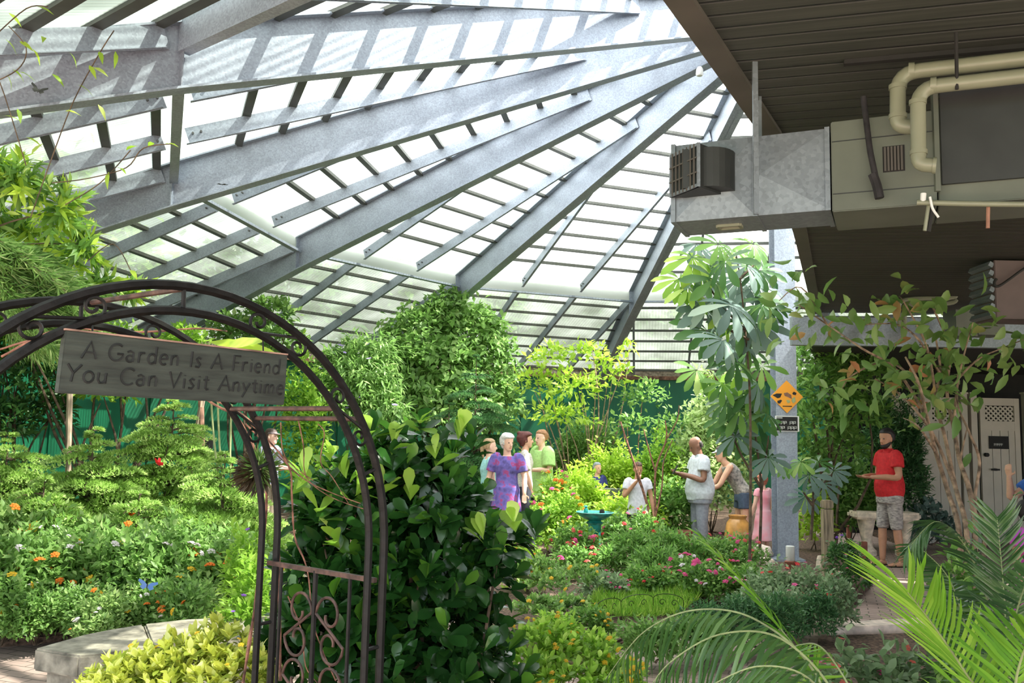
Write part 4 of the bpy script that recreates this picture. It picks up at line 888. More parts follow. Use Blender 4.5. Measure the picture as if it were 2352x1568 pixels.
tips = np.concatenate(tips); outs = np.concatenate(outs); tips[:, 2] = np.maximum(tips[:, 2], .15)
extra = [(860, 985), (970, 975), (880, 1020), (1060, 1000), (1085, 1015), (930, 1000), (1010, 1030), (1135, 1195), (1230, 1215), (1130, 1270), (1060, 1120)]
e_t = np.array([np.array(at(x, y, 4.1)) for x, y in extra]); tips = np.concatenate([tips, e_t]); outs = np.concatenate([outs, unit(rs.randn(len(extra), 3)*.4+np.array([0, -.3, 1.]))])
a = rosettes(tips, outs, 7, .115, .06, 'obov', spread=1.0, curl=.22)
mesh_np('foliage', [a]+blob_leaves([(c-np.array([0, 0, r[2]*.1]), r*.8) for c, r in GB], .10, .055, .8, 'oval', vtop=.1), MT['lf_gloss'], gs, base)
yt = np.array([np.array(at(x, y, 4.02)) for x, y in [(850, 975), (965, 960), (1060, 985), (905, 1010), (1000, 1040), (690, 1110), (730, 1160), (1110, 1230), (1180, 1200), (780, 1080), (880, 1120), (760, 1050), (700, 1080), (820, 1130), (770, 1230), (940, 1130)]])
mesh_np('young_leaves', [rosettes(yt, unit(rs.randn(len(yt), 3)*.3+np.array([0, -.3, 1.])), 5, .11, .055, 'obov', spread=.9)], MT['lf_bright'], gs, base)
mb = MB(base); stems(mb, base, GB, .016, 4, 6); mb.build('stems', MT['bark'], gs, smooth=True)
# bright shrubs at the bottom
def ros_shrub(name, label, blobs, n, k, L, W, m, shape='oval', fl=None, base=None, group=None):
    c0 = sum(b[0] for b in blobs)/len(blobs); base = Vector(base) if base else Vector((c0[0], c0[1], .06)); t = thing(name, label, 'shrub', base, 0, group)
    T = []; O = []
    for c, r in blobs:
        d = rnd_dir(n); d[:, 2] = np.abs(d[:, 2])*.9; f = .6+.5*rs.rand(n); T.append(c+d*r*f[:, None]); O.append(unit(d*.8+np.array([0, 0, .9])+rs.randn(n, 3)*.3))
    T = np.concatenate(T); O = np.concatenate(O); T[:, 2] = np.maximum(T[:, 2], .12)
    mesh_np('foliage', [rosettes(T, O, k, L, W, shape)], MT[m], t, base); mb = MB(base); stems(mb, base, blobs, .006, 5, 4); mb.build('stems', MT['bark_light'], t)
    if fl:
        for (q, mats, r, kind) in fl: flowers(t, top_pts(blobs, q), [MT[z] for z in mats], r, kind)
    return t
ros_shrub('golden_shrub', 'golden-green leafy shrub at the bottom left in front of the stone seat', [blob(300, 1560, 4.0, 90, 60), blob(400, 1530, 4.05, 90, 70), blob(500, 1510, 4.1, 80, 80), blob(560, 1570, 4.0, 70, 90), blob(240, 1590, 3.9, 60, 40), blob(430, 1600, 3.9, 110, 60)], 70, 7, .055, .026, 'lf_variegated', fl=[(6, ['f_yellow'], .012, 'dome')], base=(-1.5, 4.0, .06))
ros_shrub('flowering_shrub', 'lime green groundcover shrub with yellow flowers right of the glossy shrub', [blob(1250, 1490, 5.1, 90, 60), blob(1340, 1510, 5.1, 90, 60), blob(1210, 1560, 4.9, 90, 70), blob(1330, 1580, 4.8, 110, 50), blob(1420, 1560, 5.0, 60, 40)], 90, 6, .055, .026, 'lf_bright', fl=[(40, ['f_yellow'], .018, 'dome')], base=(.35, 5.0, .06))
ros_shrub('flowering_shrub', 'olive groundcover with a few yellow flowers behind the lime one', [blob(1250, 1350, 8.0, 60, 40), blob(1320, 1330, 8.4, 60, 36), blob(1230, 1400, 7.2, 55, 32), blob(1310, 1395, 7.5, 50, 28), blob(1230, 1310, 9.0, 50, 36)], 80, 6, .05, .024, 'lf_olive', fl=[(14, ['f_yellow'], .02, 'dome')])
plant('fern_patch', 'patch of soft grey-green ferns in front of the bird bath', 'fern', [blob(1450, 1260, 10.4, 60, 30), blob(1530, 1255, 10.5, 60, 30), blob(1600, 1275, 10.3, 50, 28), blob(1400, 1290, 10.2, 40, 26), blob(1510, 1290, 10.0, 60, 25)], .085, .024, 'lf_mid', cov=1.4)
plant('flowering_shrub', 'bush with red and pink flowers around the foot of the bird bath', 'shrub', [blob(1315, 1245, 11.0, 45, 35), blob(1420, 1215, 11.9, 50, 25), blob(1480, 1210, 11.8, 50, 24), blob(1320, 1290, 10.2, 50, 30), blob(1350, 1260, 10.9, 40, 25)], .06, .035, 'lf_mid', cov=1.3, fl=[(44, ['f_red', 'f_coral', 'f_pink'], .034, 'dome')])
plant('flowering_shrub', 'low bush with pink and white flowers in the middle of the island bed', 'shrub', [blob(1610, 1322, 9.0, 50, 24), blob(1665, 1340, 8.8, 50, 28), blob(1570, 1305, 9.4, 40, 20)], .05, .03, 'lf_mid', cov=1.3, fl=[(44, ['f_pink', 'f_pink', 'f_white'], .030, 'dome')])
plant('flowering_shrub', 'small bush with pink flowers left of the column foot', 'shrub', [blob(1650, 1262, 10.6, 55, 20), blob(1720, 1280, 10.3, 50, 22), blob(1690, 1250, 10.8, 45, 16)], .05, .03, 'lf_mid', cov=1.1, fl=[(30, ['f_pink', 'f_coral'], .028, 'dome')])
plant('flowering_shrub', 'dark small-leaved bush with red flowers below the wooden post', 'shrub', [blob(1770, 1350, 7.9, 70, 34), blob(1850, 1350, 7.9, 70, 34), blob(1920, 1370, 7.7, 50, 34), blob(1800, 1390, 7.5, 60, 30)], .05, .03, 'lf_grey', cov=1.3, fl=[(18, ['f_red', 'f_pink', 'f_coral'], .024, 'star')])
plant('herb_patch', 'low dark green herb mat along the front edge of the island bed', 'groundcover', [blob(1700, 1410, 7.1, 70, 30), blob(1780, 1405, 7.15, 60, 30), blob(1620, 1420, 7.05, 60, 26), blob(1880, 1395, 7.3, 40, 30)], .045, .014, 'lf_pinedark', cov=1.4)
plant('flowering_shrub', 'small plant with pink flowers right of the wooden post', 'shrub', [blob(1940, 1270, 10.2, 40, 22), blob(1970, 1300, 9.6, 30, 18)], .05, .03, 'lf_dark', cov=1.2, fl=[(6, ['f_pink', 'f_purple'], .02, 'dome')])
plant('flowering_shrub', 'leafy plant with tall pink flowers in front of the pale curb', 'shrub', [blob(1960, 1540, 4.8, 60, 40), blob(2050, 1550, 4.7, 60, 40), blob(2110, 1520, 4.8, 50, 30), blob(1900, 1580, 4.6, 50, 30)], .07, .045, 'lf_grey', cov=1.0, shape='oval', base=(2.0, 4.75, .06), fl=[(24, ['f_pink', 'f_coral'], .024, 'star')])
plant('leafy_shrub', 'leafy dark shrub with yellow-green tips among the right-hand palms', 'shrub', [blob(2220, 1440, 4.4, 60, 90), blob(2200, 1330, 4.6, 50, 60), blob(2290, 1540, 4.2, 90, 60)], .06, .035, 'lf_mid', cov=1.0, shape='oval')
# mossy lawn of fine blades
mo = thing('moss_mound', 'fine bright green moss-like mound in the island bed', 'groundcover', gr(1500, 1400)); o = mo.location
gp = []
poly = [gr(*q) for q in ((1350, 1420), (1420, 1360), (1520, 1335), (1640, 1340), (1660, 1380), (1560, 1430), (1420, 1450))]
def inpoly(x, y, P):
    c = False; j = len(P)-1
    for i in range(len(P)):
        if ((P[i].y > y) != (P[j].y > y)) and (x < (P[j].x-P[i].x)*(y-P[i].y)/(P[j].y-P[i].y)+P[i].x): c = not c
        j = i
    return c
xs = [p.x for p in poly]; ys = [p.y for p in poly]
while len(gp) < 9000:
    x, y = rs.uniform(min(xs), max(xs)), rs.uniform(min(ys), max(ys))
    if inpoly(x, y, poly): gp.append((x, y, .07+.10*abs(math.sin(x*2.2)*math.cos(y*1.7))))
gp = np.array(gp); n = len(gp)
mesh_np('foliage', [leaf_arrays(gp, unit(rs.randn(n, 3)*.45+np.array([0, 0, 1.])), rs.randn(n, 3), .10*(.6+.7*rs.rand(n)), .012, 'tri', curl=.2)], MT['grass_blade'], mo, o)
tag(mo.children[0], kind='stuff')

# ------------------------------------------------------------------ palm fronds at the lower right
def frond(t, pts, m, Lf, Wf, n, hang=.4, ang_=.9, side=(1, -1), v0=.5, shp='blade', taper=.55, upv=0):
    P = spline(pts, 14); N_ = len(P)-1; mb = MB(t.location); mb.tube(P, [.0055*(1-.75*i/N_) for i in range(N_+1)], 6)
    f = mb.build('frond', MT['bark_light'] if False else MT['rachis'], t, smooth=True)
    pos = []; dr = []; nm = []; L = []
    for k in range(n):
        s = .12+.88*k/(n-1); q = s*N_; i = min(int(q), N_-1); p = P[i].lerp(P[i+1], q-i); d = (P[i+1]-P[i]).normalized()
        sdv = d.cross(Vector((0, 0, 1)))
        if sdv.length < .3: sdv = d.cross(Vector((0, -1, 0)))
        sdv.normalize(); upn = sdv.cross(d)
        for sg in side:
            v_ = d*math.cos(ang_*(1-.35*s))+sdv*sg*math.sin(ang_*(1-.35*s))+upn*(.25+upv)-Vector((0, 0, hang))
            pos.append(p); dr.append(v_.normalized()); nm.append(upn+sdv*sg*.25); L.append(Lf*(.55+.45*math.sin(PI*(.15+.75*s))))
    n2 = len(pos); L = np.array(L)*(.93+.14*rs.rand(n2))
    g = mesh_np('leaflets', [leaf_arrays(np.array(pos), np.array(dr)+rs.randn(n2, 3)*.05, np.array(nm), L, Wf, shp, curl=.22+hang*.5, fold=.15, v=np.clip(v0+.25*rs.randn(n2), 0, 1))], MT[m], f, t.location)
    return f
MT['rachis'] = mat('palm_rachis', (.34, .38, .17), .5, 0, .15, 10)
pm = thing('palm', 'palm with arching drooping fronds at the bottom centre right', 'palm', (1.75, 3.0, .06))
A = lambda *q: [at(x, y, Y) for x, y, Y in q]
frond(pm, A((2010, 1900, 3.1), (1880, 1560, 3.1), (1740, 1425, 3.15), (1600, 1400, 3.2), (1480, 1450, 3.25), (1390, 1560, 3.3)), 'lf_palmdark', .22, .0155, 30, hang=.75)
frond(pm, A((2010, 1900, 3.0), (1930, 1620, 2.9), (1800, 1470, 2.9), (1660, 1455, 2.9), (1540, 1520, 2.9), (1480, 1600, 2.9)), 'lf_palmdark', .22, .0155, 28, hang=.85)
frond(pm, A((2010, 1900, 3.0), (1950, 1700, 2.7), (1860, 1560, 2.6), (1740, 1530, 2.6), (1620, 1580, 2.6)), 'lf_palmdark', .20, .012, 26, hang=.6)
frond(pm, A((2010, 1900, 3.0), (1900, 1600, 3.2), (1790, 1440, 3.4), (1700, 1330, 3.6), (1612, 1235, 3.8)), 'lf_palm', .13, .012, 18, hang=.1, ang_=.35)
frond(pm, A((2010, 1900, 3.0), (1980, 1650, 3.1), (1900, 1500, 3.2), (1840, 1480, 3.3), (1760, 1520, 3.3)), 'lf_palm', .20, .012, 24, hang=.6)
mb = MB(pm.location); mb.tube([(1.75, 3.0, .0), (1.72, 3.0, .42)], [.06, .04], 10); mb.build('trunk', MT['bark'], pm)
p2 = thing('palm', 'palm with the large bright green frond fanning at the right', 'palm', (2.05, 2.7, .06))
frond(p2, A((2360, 1900, 2.7), (2275, 1640, 2.6), (2215, 1540, 2.55), (2140, 1430, 2.5), (2085, 1360, 2.45)), 'lf_palm', .29, .0125, 32, hang=-.02, ang_=.85, v0=.75)
frond(p2, A((2360, 1900, 2.7), (2300, 1700, 2.8), (2180, 1600, 2.9), (2060, 1590, 3.0)), 'lf_palm', .2, .012, 26, hang=.3)
frond(p2, A((2360, 1900, 2.7), (2330, 1640, 2.4), (2350, 1500, 2.3), (2400, 1440, 2.2)), 'lf_palm', .24, .012, 30, hang=.1, v0=.4)
mb = MB(p2.location); mb.tube([(2.05, 2.7, .0), (2.1, 2.7, .38)], [.06, .04], 10); mb.build('trunk', MT['bark'], p2)
p3 = thing('palm', 'darker stiff-leaved palm behind the bright frond at the right edge', 'palm', (2.25, 3.5, .06))
for pts, L_, h_ in (([(2330, 1800, 3.5), (2290, 1500, 3.5), (2262, 1360, 3.5), (2215, 1250, 3.5), (2150, 1198, 3.5), (2085, 1260, 3.5)], .15, .35), ([(2330, 1800, 3.4), (2312, 1480, 3.4), (2303, 1330, 3.4), (2290, 1190, 3.4)], .17, .1), ([(2330, 1800, 3.3), (2320, 1500, 3.2), (2360, 1330, 3.1), (2420, 1250, 3.0)], .18, .3), ([(2330, 1800, 3.4), (2230, 1480, 3.6), (2180, 1330, 3.7), (2110, 1255, 3.8)], .14, .5), ([(2330, 1800, 3.5), (2350, 1560, 3.0), (2440, 1420, 2.8)], .2, .2)):
    frond(p3, A(*pts), 'lf_cycad', L_, .014, 44, hang=h_, ang_=1.1, v0=.6)
mb = MB(p3.location); mb.tube([(2.25, 3.5, .0), (2.24, 3.5, .5)], [.09, .06], 10); mb.build('trunk', MT['bark'], p3)

# ------------------------------------------------------------------ woody plant with browning leaves in front of the fence
YB = 7.2; bp = thing('woody_plant', 'tall bare-stemmed plant with browning green leaves in front of the tan fence', 'plant', Vector((at(2210, 1001, YB).x, YB, 0)))
mb = MB(bp.location)
ST = [[(2215, 1560), (2205, 1240), (2178, 1130), (2150, 1040), (2130, 960), (2110, 880), (2080, 820)], [(2218, 1560), (2222, 1240), (2195, 1120), (2172, 1010), (2150, 920), (2160, 850), (2150, 780)], [(2222, 1560), (2240, 1240), (2228, 1130), (2205, 1060), (2190, 980), (2175, 900), (2180, 800), (2140, 700)],
      [(2228, 1560), (2262, 1240), (2240, 1150), (2250, 1060), (2225, 990), (2200, 930), (2200, 860)], [(2205, 1060), (2215, 1010), (2222, 980)], [(2195, 1120), (2150, 1010), (2110, 950), (2060, 900), (2010, 870)], [(2150, 1040), (2110, 980), (2075, 960)], [(2130, 960), (2060, 850), (1980, 800), (1900, 745), (1835, 700)], [(2190, 980), (2200, 880), (2218, 800), (2235, 740)], [(2160, 860), (2110, 780), (2060, 745), (1990, 745)], [(2175, 900), (2240, 830), (2300, 800), (2350, 780)], [(2110, 880), (2040, 830), (1960, 860), (1930, 900)], [(2150, 920), (2130, 800), (2080, 700), (2065, 680)], [(1900, 745), (1840, 660), (1790, 690)]]
rads = [13, 12, 13, 9, 5, 8, 6, 7, 6, 6, 5, 6, 6, 4]
for pts, rp in zip(ST, rads):
    P = spline([at(x, y, YB+.25*math.sin(x*.05)) for x, y in pts], 5); k = len(P)-1; mb.tube(P, [max(.004, rp*.5*YB/F*(1.1-.75*i/k)) for i in range(k+1)], 7)
mb.build('branches', MT['bark_light'], bp, smooth=True)
LB = []; 
for pts in ST:
    q = [at(x, y, YB+.25*math.sin(x*.05)) for x, y in pts if y < 960]
    for i in range(len(q)):
        for k in range(6 if i < len(q)-1 else 10): LB.append(np.array(q[i])+rs.randn(3)*np.array([.10, .14, .09]))
extra = [(1810, 705), (1850, 690), (1880, 670), (1935, 695), (1920, 730), (1790, 775), (1850, 765), (1960, 735), (2060, 690), (2100, 655), (2120, 700), (2200, 750), (2240, 700), (2250, 760), (2255, 810), (2305, 790), (2330, 830), (2280, 850), (2340, 770), (2000, 900), (1950, 920), (1925, 940), (2090, 950), (2130, 895), (2160, 930), (2100, 830), (2040, 780), (2170, 760), (2190, 820), (2230, 1040), (2330, 1140), (2270, 1165), (1985, 790), (2010, 830)]
LB = np.array(LB+[np.array(at(x, y, YB)) for x, y in extra]+[np.array(at(x+12, y+9, YB-.1)) for x, y in extra[:24]]); n = len(LB)
vv = rs.rand(n)*.72+(rs.rand(n) < .3)*.3
mesh_np('foliage', [leaf_arrays(LB, unit(rs.randn(n, 3)*.7+np.array([-.25, -.2, -.35])), unit(rs.randn(n, 3)*.6+np.array([0, -.5, .8])), .16*(.6+.6*rs.rand(n)), .072*(.7+.5*rs.rand(n)), 'oval', curl=.35, fold=.2, v=np.clip(vv, 0, 1))], MT['lf_brown'], bp, bp.location)

# ------------------------------------------------------------------ overhanging tree at the top left, twigs, feathery spray
YT = 4.6; ot = thing('overhanging_tree', 'bright yellow-green tree leaning in at the upper left edge', 'tree', Vector((at(-420, 1001, YT).x, YT, 0)))
OB = [blob(60, 420, YT, 90, 70), blob(140, 480, YT, 70, 70), blob(40, 520, YT+.2, 90, 60), blob(10, 380, YT, 50, 40), blob(180, 560, YT+.1, 60, 60), blob(230, 650, YT+.2, 50, 45), blob(120, 580, YT+.3, 80, 50), blob(20, 640, YT+.4, 70, 70), blob(-60, 480, YT, 90, 140), blob(300, 670, YT+.3, 40, 20)]
tp = []; to = []
for c, r in OB:
    k = int(30*(r[0]*r[2]/.02)**.6); d = rnd_dir(k); tp.append(c+d*r*(.3+.75*rs.rand(k))[:, None]); to.append(unit(d+np.array([.3, 0, .1])))
tp = np.concatenate(tp); to = np.concatenate(to)
h_ = rs.rand(len(tp)) < .5
mesh_np('foliage', [rosettes(tp[h_], to[h_], 6, .105, .026, 'lance', spread=1.0, curl=.3)], MT['lf_lime'], ot, ot.location)
mesh_np('inner_foliage', [rosettes(tp[~h_], to[~h_], 6, .10, .026, 'lance', spread=1.0, curl=.3)], MT['lf_mid'], ot, ot.location)
mb = MB(ot.location); b0 = Vector(ot.location); hub_ = at(-180, 620, YT)
mb.tube(spline([b0, b0.lerp(hub_, .5)+Vector((-.1, 0, 0)), hub_], 6), [.06-.03*i/12 for i in range(13)], 8)
for c, r in OB: mb.tube(spline([hub_, hub_.lerp(Vector(c), .5)+Vector((0, 0, .06)), Vector(c)], 4), [.008*(1-.7*i/8) for i in range(9)], 5)
tw = [[(70, 500), (120, 360), (170, 230), (230, 120), (262, 70)], [(60, 380), (0, 190), (-30, 160)], [(120, 420), (200, 410), (290, 385), (330, 340), (400, 330)], [(150, 470), (230, 420), (300, 345)], [(-40, 200), (40, 160), (60, 110), (20, 60)], [(-20, 90), (60, 20), (110, 15)], [(200, 600), (260, 560), (300, 620)]]
for q in tw: mb.tube(spline([at(x, y, YT-.2) for x, y in q], 5), .003, 4)
mb.build('branches', MT['bark'], ot, smooth=True)
lp = [(20, 30), (12, 90), (30, 160), (85, 15), (45, 95), (75, 112), (15, 170), (40, 250), (45, 165), (120, 170), (228, 118), (205, 150), (265, 118), (180, 195), (225, 240), (150, 255), (215, 155), (100, 85), (10, 265), (270, 385), (290, 345), (380, 330), (340, 335), (250, 395), (160, 120), (60, 315), (35, 330), (300, 620), (330, 655)]
LP_ = np.array([np.array(at(x, y, YT-.2)) for x, y in lp]); n = len(LP_)
mesh_np('twig_leaves', [leaf_arrays(LP_, unit(rs.randn(n, 3)*.4+np.array([.7, 0, -.4])), unit(rs.randn(n, 3)*.4+np.array([0, -.5, 1])), .085, .028, 'lance', curl=.4)], MT['lf_lime'], ot, ot.location)
fs = thing('feathery_spray', 'drooping feathery grey-green spray at the left edge under the leafy tree', 'plant', Vector((at(-300, 1001, 4.25).x, 4.25, 0)))
L_ = []; mb = MB(fs.location); p0 = at(-160, 560, 4.25); mb.tube(spline([Vector(fs.location), at(-260, 900, 4.25), p0], 5), .02, 6)
for k in range(60):
    a = at(-120+rs.rand()*60, 540+rs.rand()*50, 4.25+rs.randn()*.15); e_ = at(rs.uniform(20, 230), 640+rs.rand()*130+k, 4.25+rs.randn()*.15); m_ = a.lerp(e_, .5)+Vector((0, 0, .10)); P = spline([a, m_, e_], 22)
    mb.tube(P[::4], .002, 3); q = np.array([list(p) for p in P]); q = np.repeat(q, 5, 0); n = len(q); d = np.array(unit(np.array([list(e_-a)])))
    L_.append(leaf_arrays(q+rs.randn(n, 3)*.008, unit(np.repeat(d, n, 0)+rs.randn(n, 3)*.35), rs.randn(n, 3), .10, .006, 'tri', curl=.2))
mesh_np('foliage', L_, MT['lf_olive'], fs, fs.location); mb.build('branches', MT['bark'], fs)

# ------------------------------------------------------------------ bare vines on the arch
vn = thing('bare_vine', 'tangle of bare reddish vine stems climbing the far leg of the arch', 'vine', ap(AC+.66, 0, .60)); 
VP = [([(560, 1560), (600, 1300), (610, 1120), (590, 1040), (545, 960), (500, 930), (420, 880)], 3.25, 9), ([(640, 1560), (640, 1250), (632, 1100), (600, 1010), (560, 950), (470, 900), (340, 830), (250, 770), (100, 775), (0, 800)], 3.15, 8), ([(560, 970), (640, 1045), (700, 1100), (760, 1130), (830, 1155)], 3.1, 4), ([(600, 1000), (660, 1060), (672, 1140), (680, 1230), (700, 1290), (712, 1340), (720, 1430), (745, 1500), (770, 1560)], 3.05, 5), ([(690, 970), (700, 1030), (705, 1090), (760, 1140), (850, 1170)], 3.1, 3.5), ([(640, 970), (655, 1050), (720, 1100)], 3.1, 3.5), ([(250, 750), (300, 800), (330, 850), (400, 880)], 2.9, 4), ([(0, 820), (120, 760), (230, 755), (330, 765), (450, 745), (520, 760)], 2.85, 6), ([(280, 760), (350, 820), (390, 900)], 2.8, 3.5), ([(665, 1370), (690, 1450), (700, 1530), (730, 1568)], 3.0, 3.5), ([(880, 1350), (878, 1450), (872, 1568)], 2.95, 4), ([(740, 970), (745, 1000), (740, 1060), (760, 1100), (800, 1150)], 3.1, 3)]
for pts, Y, rp in VP:
    mb = MB(vn.location); P = spline([at(x+rs.randn()*3, y+rs.randn()*3, Y) for x, y in pts], 5); k = len(P)-1
    mb.tube(P, [rp*.5*Y/F*(1-.45*i/k)*(1+.15*rs.randn()) for i in range(k+1)], 6); mb.build('stem', MT['vine'], vn, smooth=True)
nb = thing('air_plant', 'shaggy clump of moss and air plant on the far arch leg', 'plant', at(585, 1085, 3.1)); c = np.array(nb.location)
d = rnd_dir(700); P = c+d*np.array([.045, .045, .05])*rs.rand(700)[:, None]
mesh_np('dead_leaves', [leaf_arrays(P[:420], unit(d[:420]+np.array([-.6, -.1, -.5])), rs.randn(420, 3), .055, .010, 'tri')], MT['dark_brown'] if 'dark_brown' in MT else MT.setdefault('dark_brown', leafmat('dead_leaf', (.03, .022, .012), (.09, .06, .03), trans=.1)), nb, c)
mesh_np('foliage', [leaf_arrays(P[420:]+np.array([.03, -.02, .02]), unit(d[420:]+np.array([.4, -.3, .3])), rs.randn(280, 3), .05, .006, 'tri')], MT['lf_olive'], nb, c)

# small fillers between the bigger plants of the island bed
for i, (px, py, Y, rx, ry, m, fl_, lab) in enumerate((
    (1270, 1440, 6.9, 50, 24, 'lf_bright', 'f_yellow', 'bright low plant with yellow flowers left of the wire edging'),
    (1350, 1425, 7.2, 45, 22, 'lf_mid', 'f_yellow', 'mid green low plant just left of the moss mound'),
    (1480, 1450, 6.7, 60, 18, 'lf_olive', None, 'olive mat plant in front of the wire edging'),
    (1590, 1440, 6.8, 60, 20, 'lf_mid', None, 'mid green mat plant in front of the right end of the moss mound'),
    (1380, 1340, 9.0, 50, 22, 'lf_grey', 'f_pink', 'grey-green low plant with pink flowers behind the left end of the moss mound'),
    (1480, 1325, 9.3, 55, 20, 'lf_mid', 'f_red', 'low plant with red flowers behind the middle of the moss mound'),
    (1200, 1300, 9.4, 40, 34, 'lf_lime', 'f_orange', 'lime plant with orange flowers right of the glossy shrub'),
    (1720, 1330, 8.8, 50, 24, 'lf_mid', 'f_pink', 'low pink-flowered plant behind the herb mat'),
    (1190, 1220, 11.0, 40, 30, 'lf_bright', 'f_yellow', 'bright bush below the hem of the purple dress'))):
    plant('low_plant', lab, 'groundcover', [blob(px, py, Y, rx, ry), blob(px+rx*.7, py+ry*.3, Y-.1, rx*.6, ry*.7)], .055, .028, m, cov=1.4, fl=[(9, [fl_], .018, 'dome')] if fl_ else None)
tb = thing('broad_leaf_plant', 'broad lime leaves of a banana-like plant behind the iron arch', 'plant', at(560, 1001, 9.0)-Vector((0, 0, 1.62)))
bl = [((480, 785), (640, 800), .16), ((500, 800), (600, 770), .13), ((540, 820), (650, 830), .13)]
P_ = np.array([np.array(at(*a_, 9.0)) for a_, b_, w_ in bl]); E_ = np.array([np.array(at(*b_, 8.9)) for a_, b_, w_ in bl])
mesh_np('foliage', [leaf_arrays(P_, E_-P_, np.array([[0, -.8, .5]]*3), np.linalg.norm(E_-P_, axis=1), np.array([w_ for *_, w_ in bl]), 'oval', curl=.2)], MT['lf_lime'], tb, tb.location)
mb = MB(tb.location)
for q in P_: mb.tube(spline([tb.location, tb.location.lerp(Vector(q), .6)+Vector((-.05, 0, 0)), Vector(q)], 4), .011, 6)
mb.build('leaf_stalks', MT['rachis'], tb)

rb = thing('bare_shrub', 'bare reddish branches rising in front of the child in the white T-shirt', 'shrub', Vector((at(1497, 1001, 12.0).x, 12.0, .05)))
for pts, rp in (([(1500, 1290), (1496, 1200), (1478, 1130), (1452, 1050), (1425, 968)], 7), ([(1502, 1290), (1505, 1180), (1506, 1080), (1530, 1010), (1528, 965)], 5.5), ([(1506, 1085), (1490, 1030), (1478, 985)], 4), ([(1504, 1190), (1520, 1120), (1524, 1060), (1545, 1010)], 4), ([(1530, 1010), (1555, 965), (1560, 930)], 3), ([(1478, 1130), (1462, 1090), (1465, 1060)], 3)):
    mb = MB(rb.location); P = spline([at(x, y, 12.0) for x, y in pts], 5); k = len(P)-1; mb.tube(P, [rp*.5*12/F*(1.1-.6*i/k) for i in range(k+1)], 6); mb.build('branch', MT['vine'], rb, smooth=True)
# ------------------------------------------------------------------ people
def remesh(bm_, voxel, name, m, parent, smooth=2):
    me = D.meshes.new(name); me.from_pydata(bm_.v, [], bm_.f)
    b = bmesh.new(); b.from_mesh(me); bmesh.ops.recalc_face_normals(b, faces=b.faces); b.to_mesh(me); b.free()
    o = D.objects.new('tmp', me); col.objects.link(o)
    r = o.modifiers.new('r', 'REMESH'); r.mode = 'VOXEL'; r.voxel_size = voxel; r.adaptivity = 0
    if smooth: s = o.modifiers.new('s', 'SMOOTH'); s.iterations = smooth; s.factor = .5
    dg = C.evaluated_depsgraph_get(); dg.update(); out = D.meshes.new_from_object(o.evaluated_get(dg)); D.objects.remove(o)
    out.name = name; out.materials.clear(); out.polygons.foreach_set('use_smooth', [True]*len(out.polygons))
    return link(name, out, m, parent)
def loft(mb, st, n=18, cap=True):
    """st: list of (centre, rx, ry, right, fwd); a closed skin through elliptical sections"""
    V = []; N_ = len(st)
    for c, rx, ry, rt, fw in st:
        for k in range(n):
            a = 2*PI*k/n; V.append(Vector(c)+rt*rx*math.cos(a)+fw*ry*math.sin(a))
    Fc = []
    for i in range(N_-1):
        for k in range(n): k2 = (k+1) % n; Fc.append((i*n+k, i*n+k2, (i+1)*n+k2, (i+1)*n+k))
    Fc.append(tuple(range(n))[::-1]); Fc.append(tuple((N_-1)*n+k for k in range(n)))
    mb.add(V, Fc)
def limb(mb, pts, rs_, n=10):
    P = spline(pts, 4); k = (len(P)-1)/(len(pts)-1); R = []
    for i in range(len(P)):
        q = i/k; j = min(int(q), len(pts)-2); R.append(rs_[j]+(rs_[j+1]-rs_[j])*(q-j))
    # rounded ends
    d0 = (P[0]-P[1]).normalized(); d1 = (P[-1]-P[-2]).normalized()
    P = [P[0]+d0*R[0]*.75]+P+[P[-1]+d1*R[-1]*.75]; R = [R[0]*.5]+R+[R[-1]*.5]
    mb.tube(P, R, n)
SK = {k: mat('skin_'+k, c, .5, 0, .05, 20) for k, c in dict(light=(.72, .40, .27), fair=(.80, .48, .36), tan=(.50, .25, .15), brown=(.26, .12, .075)).items()}
def cloth(name, c, c2=None, scale=30, **kw): return mat('cloth_'+name, c, .85, 0, .1, scale, c2=c2, bump=.1, **kw)
EYE = mat('eye_dark', (.02, .015, .012), .3); LIP = mat('lips', (.45, .14, .11), .5)
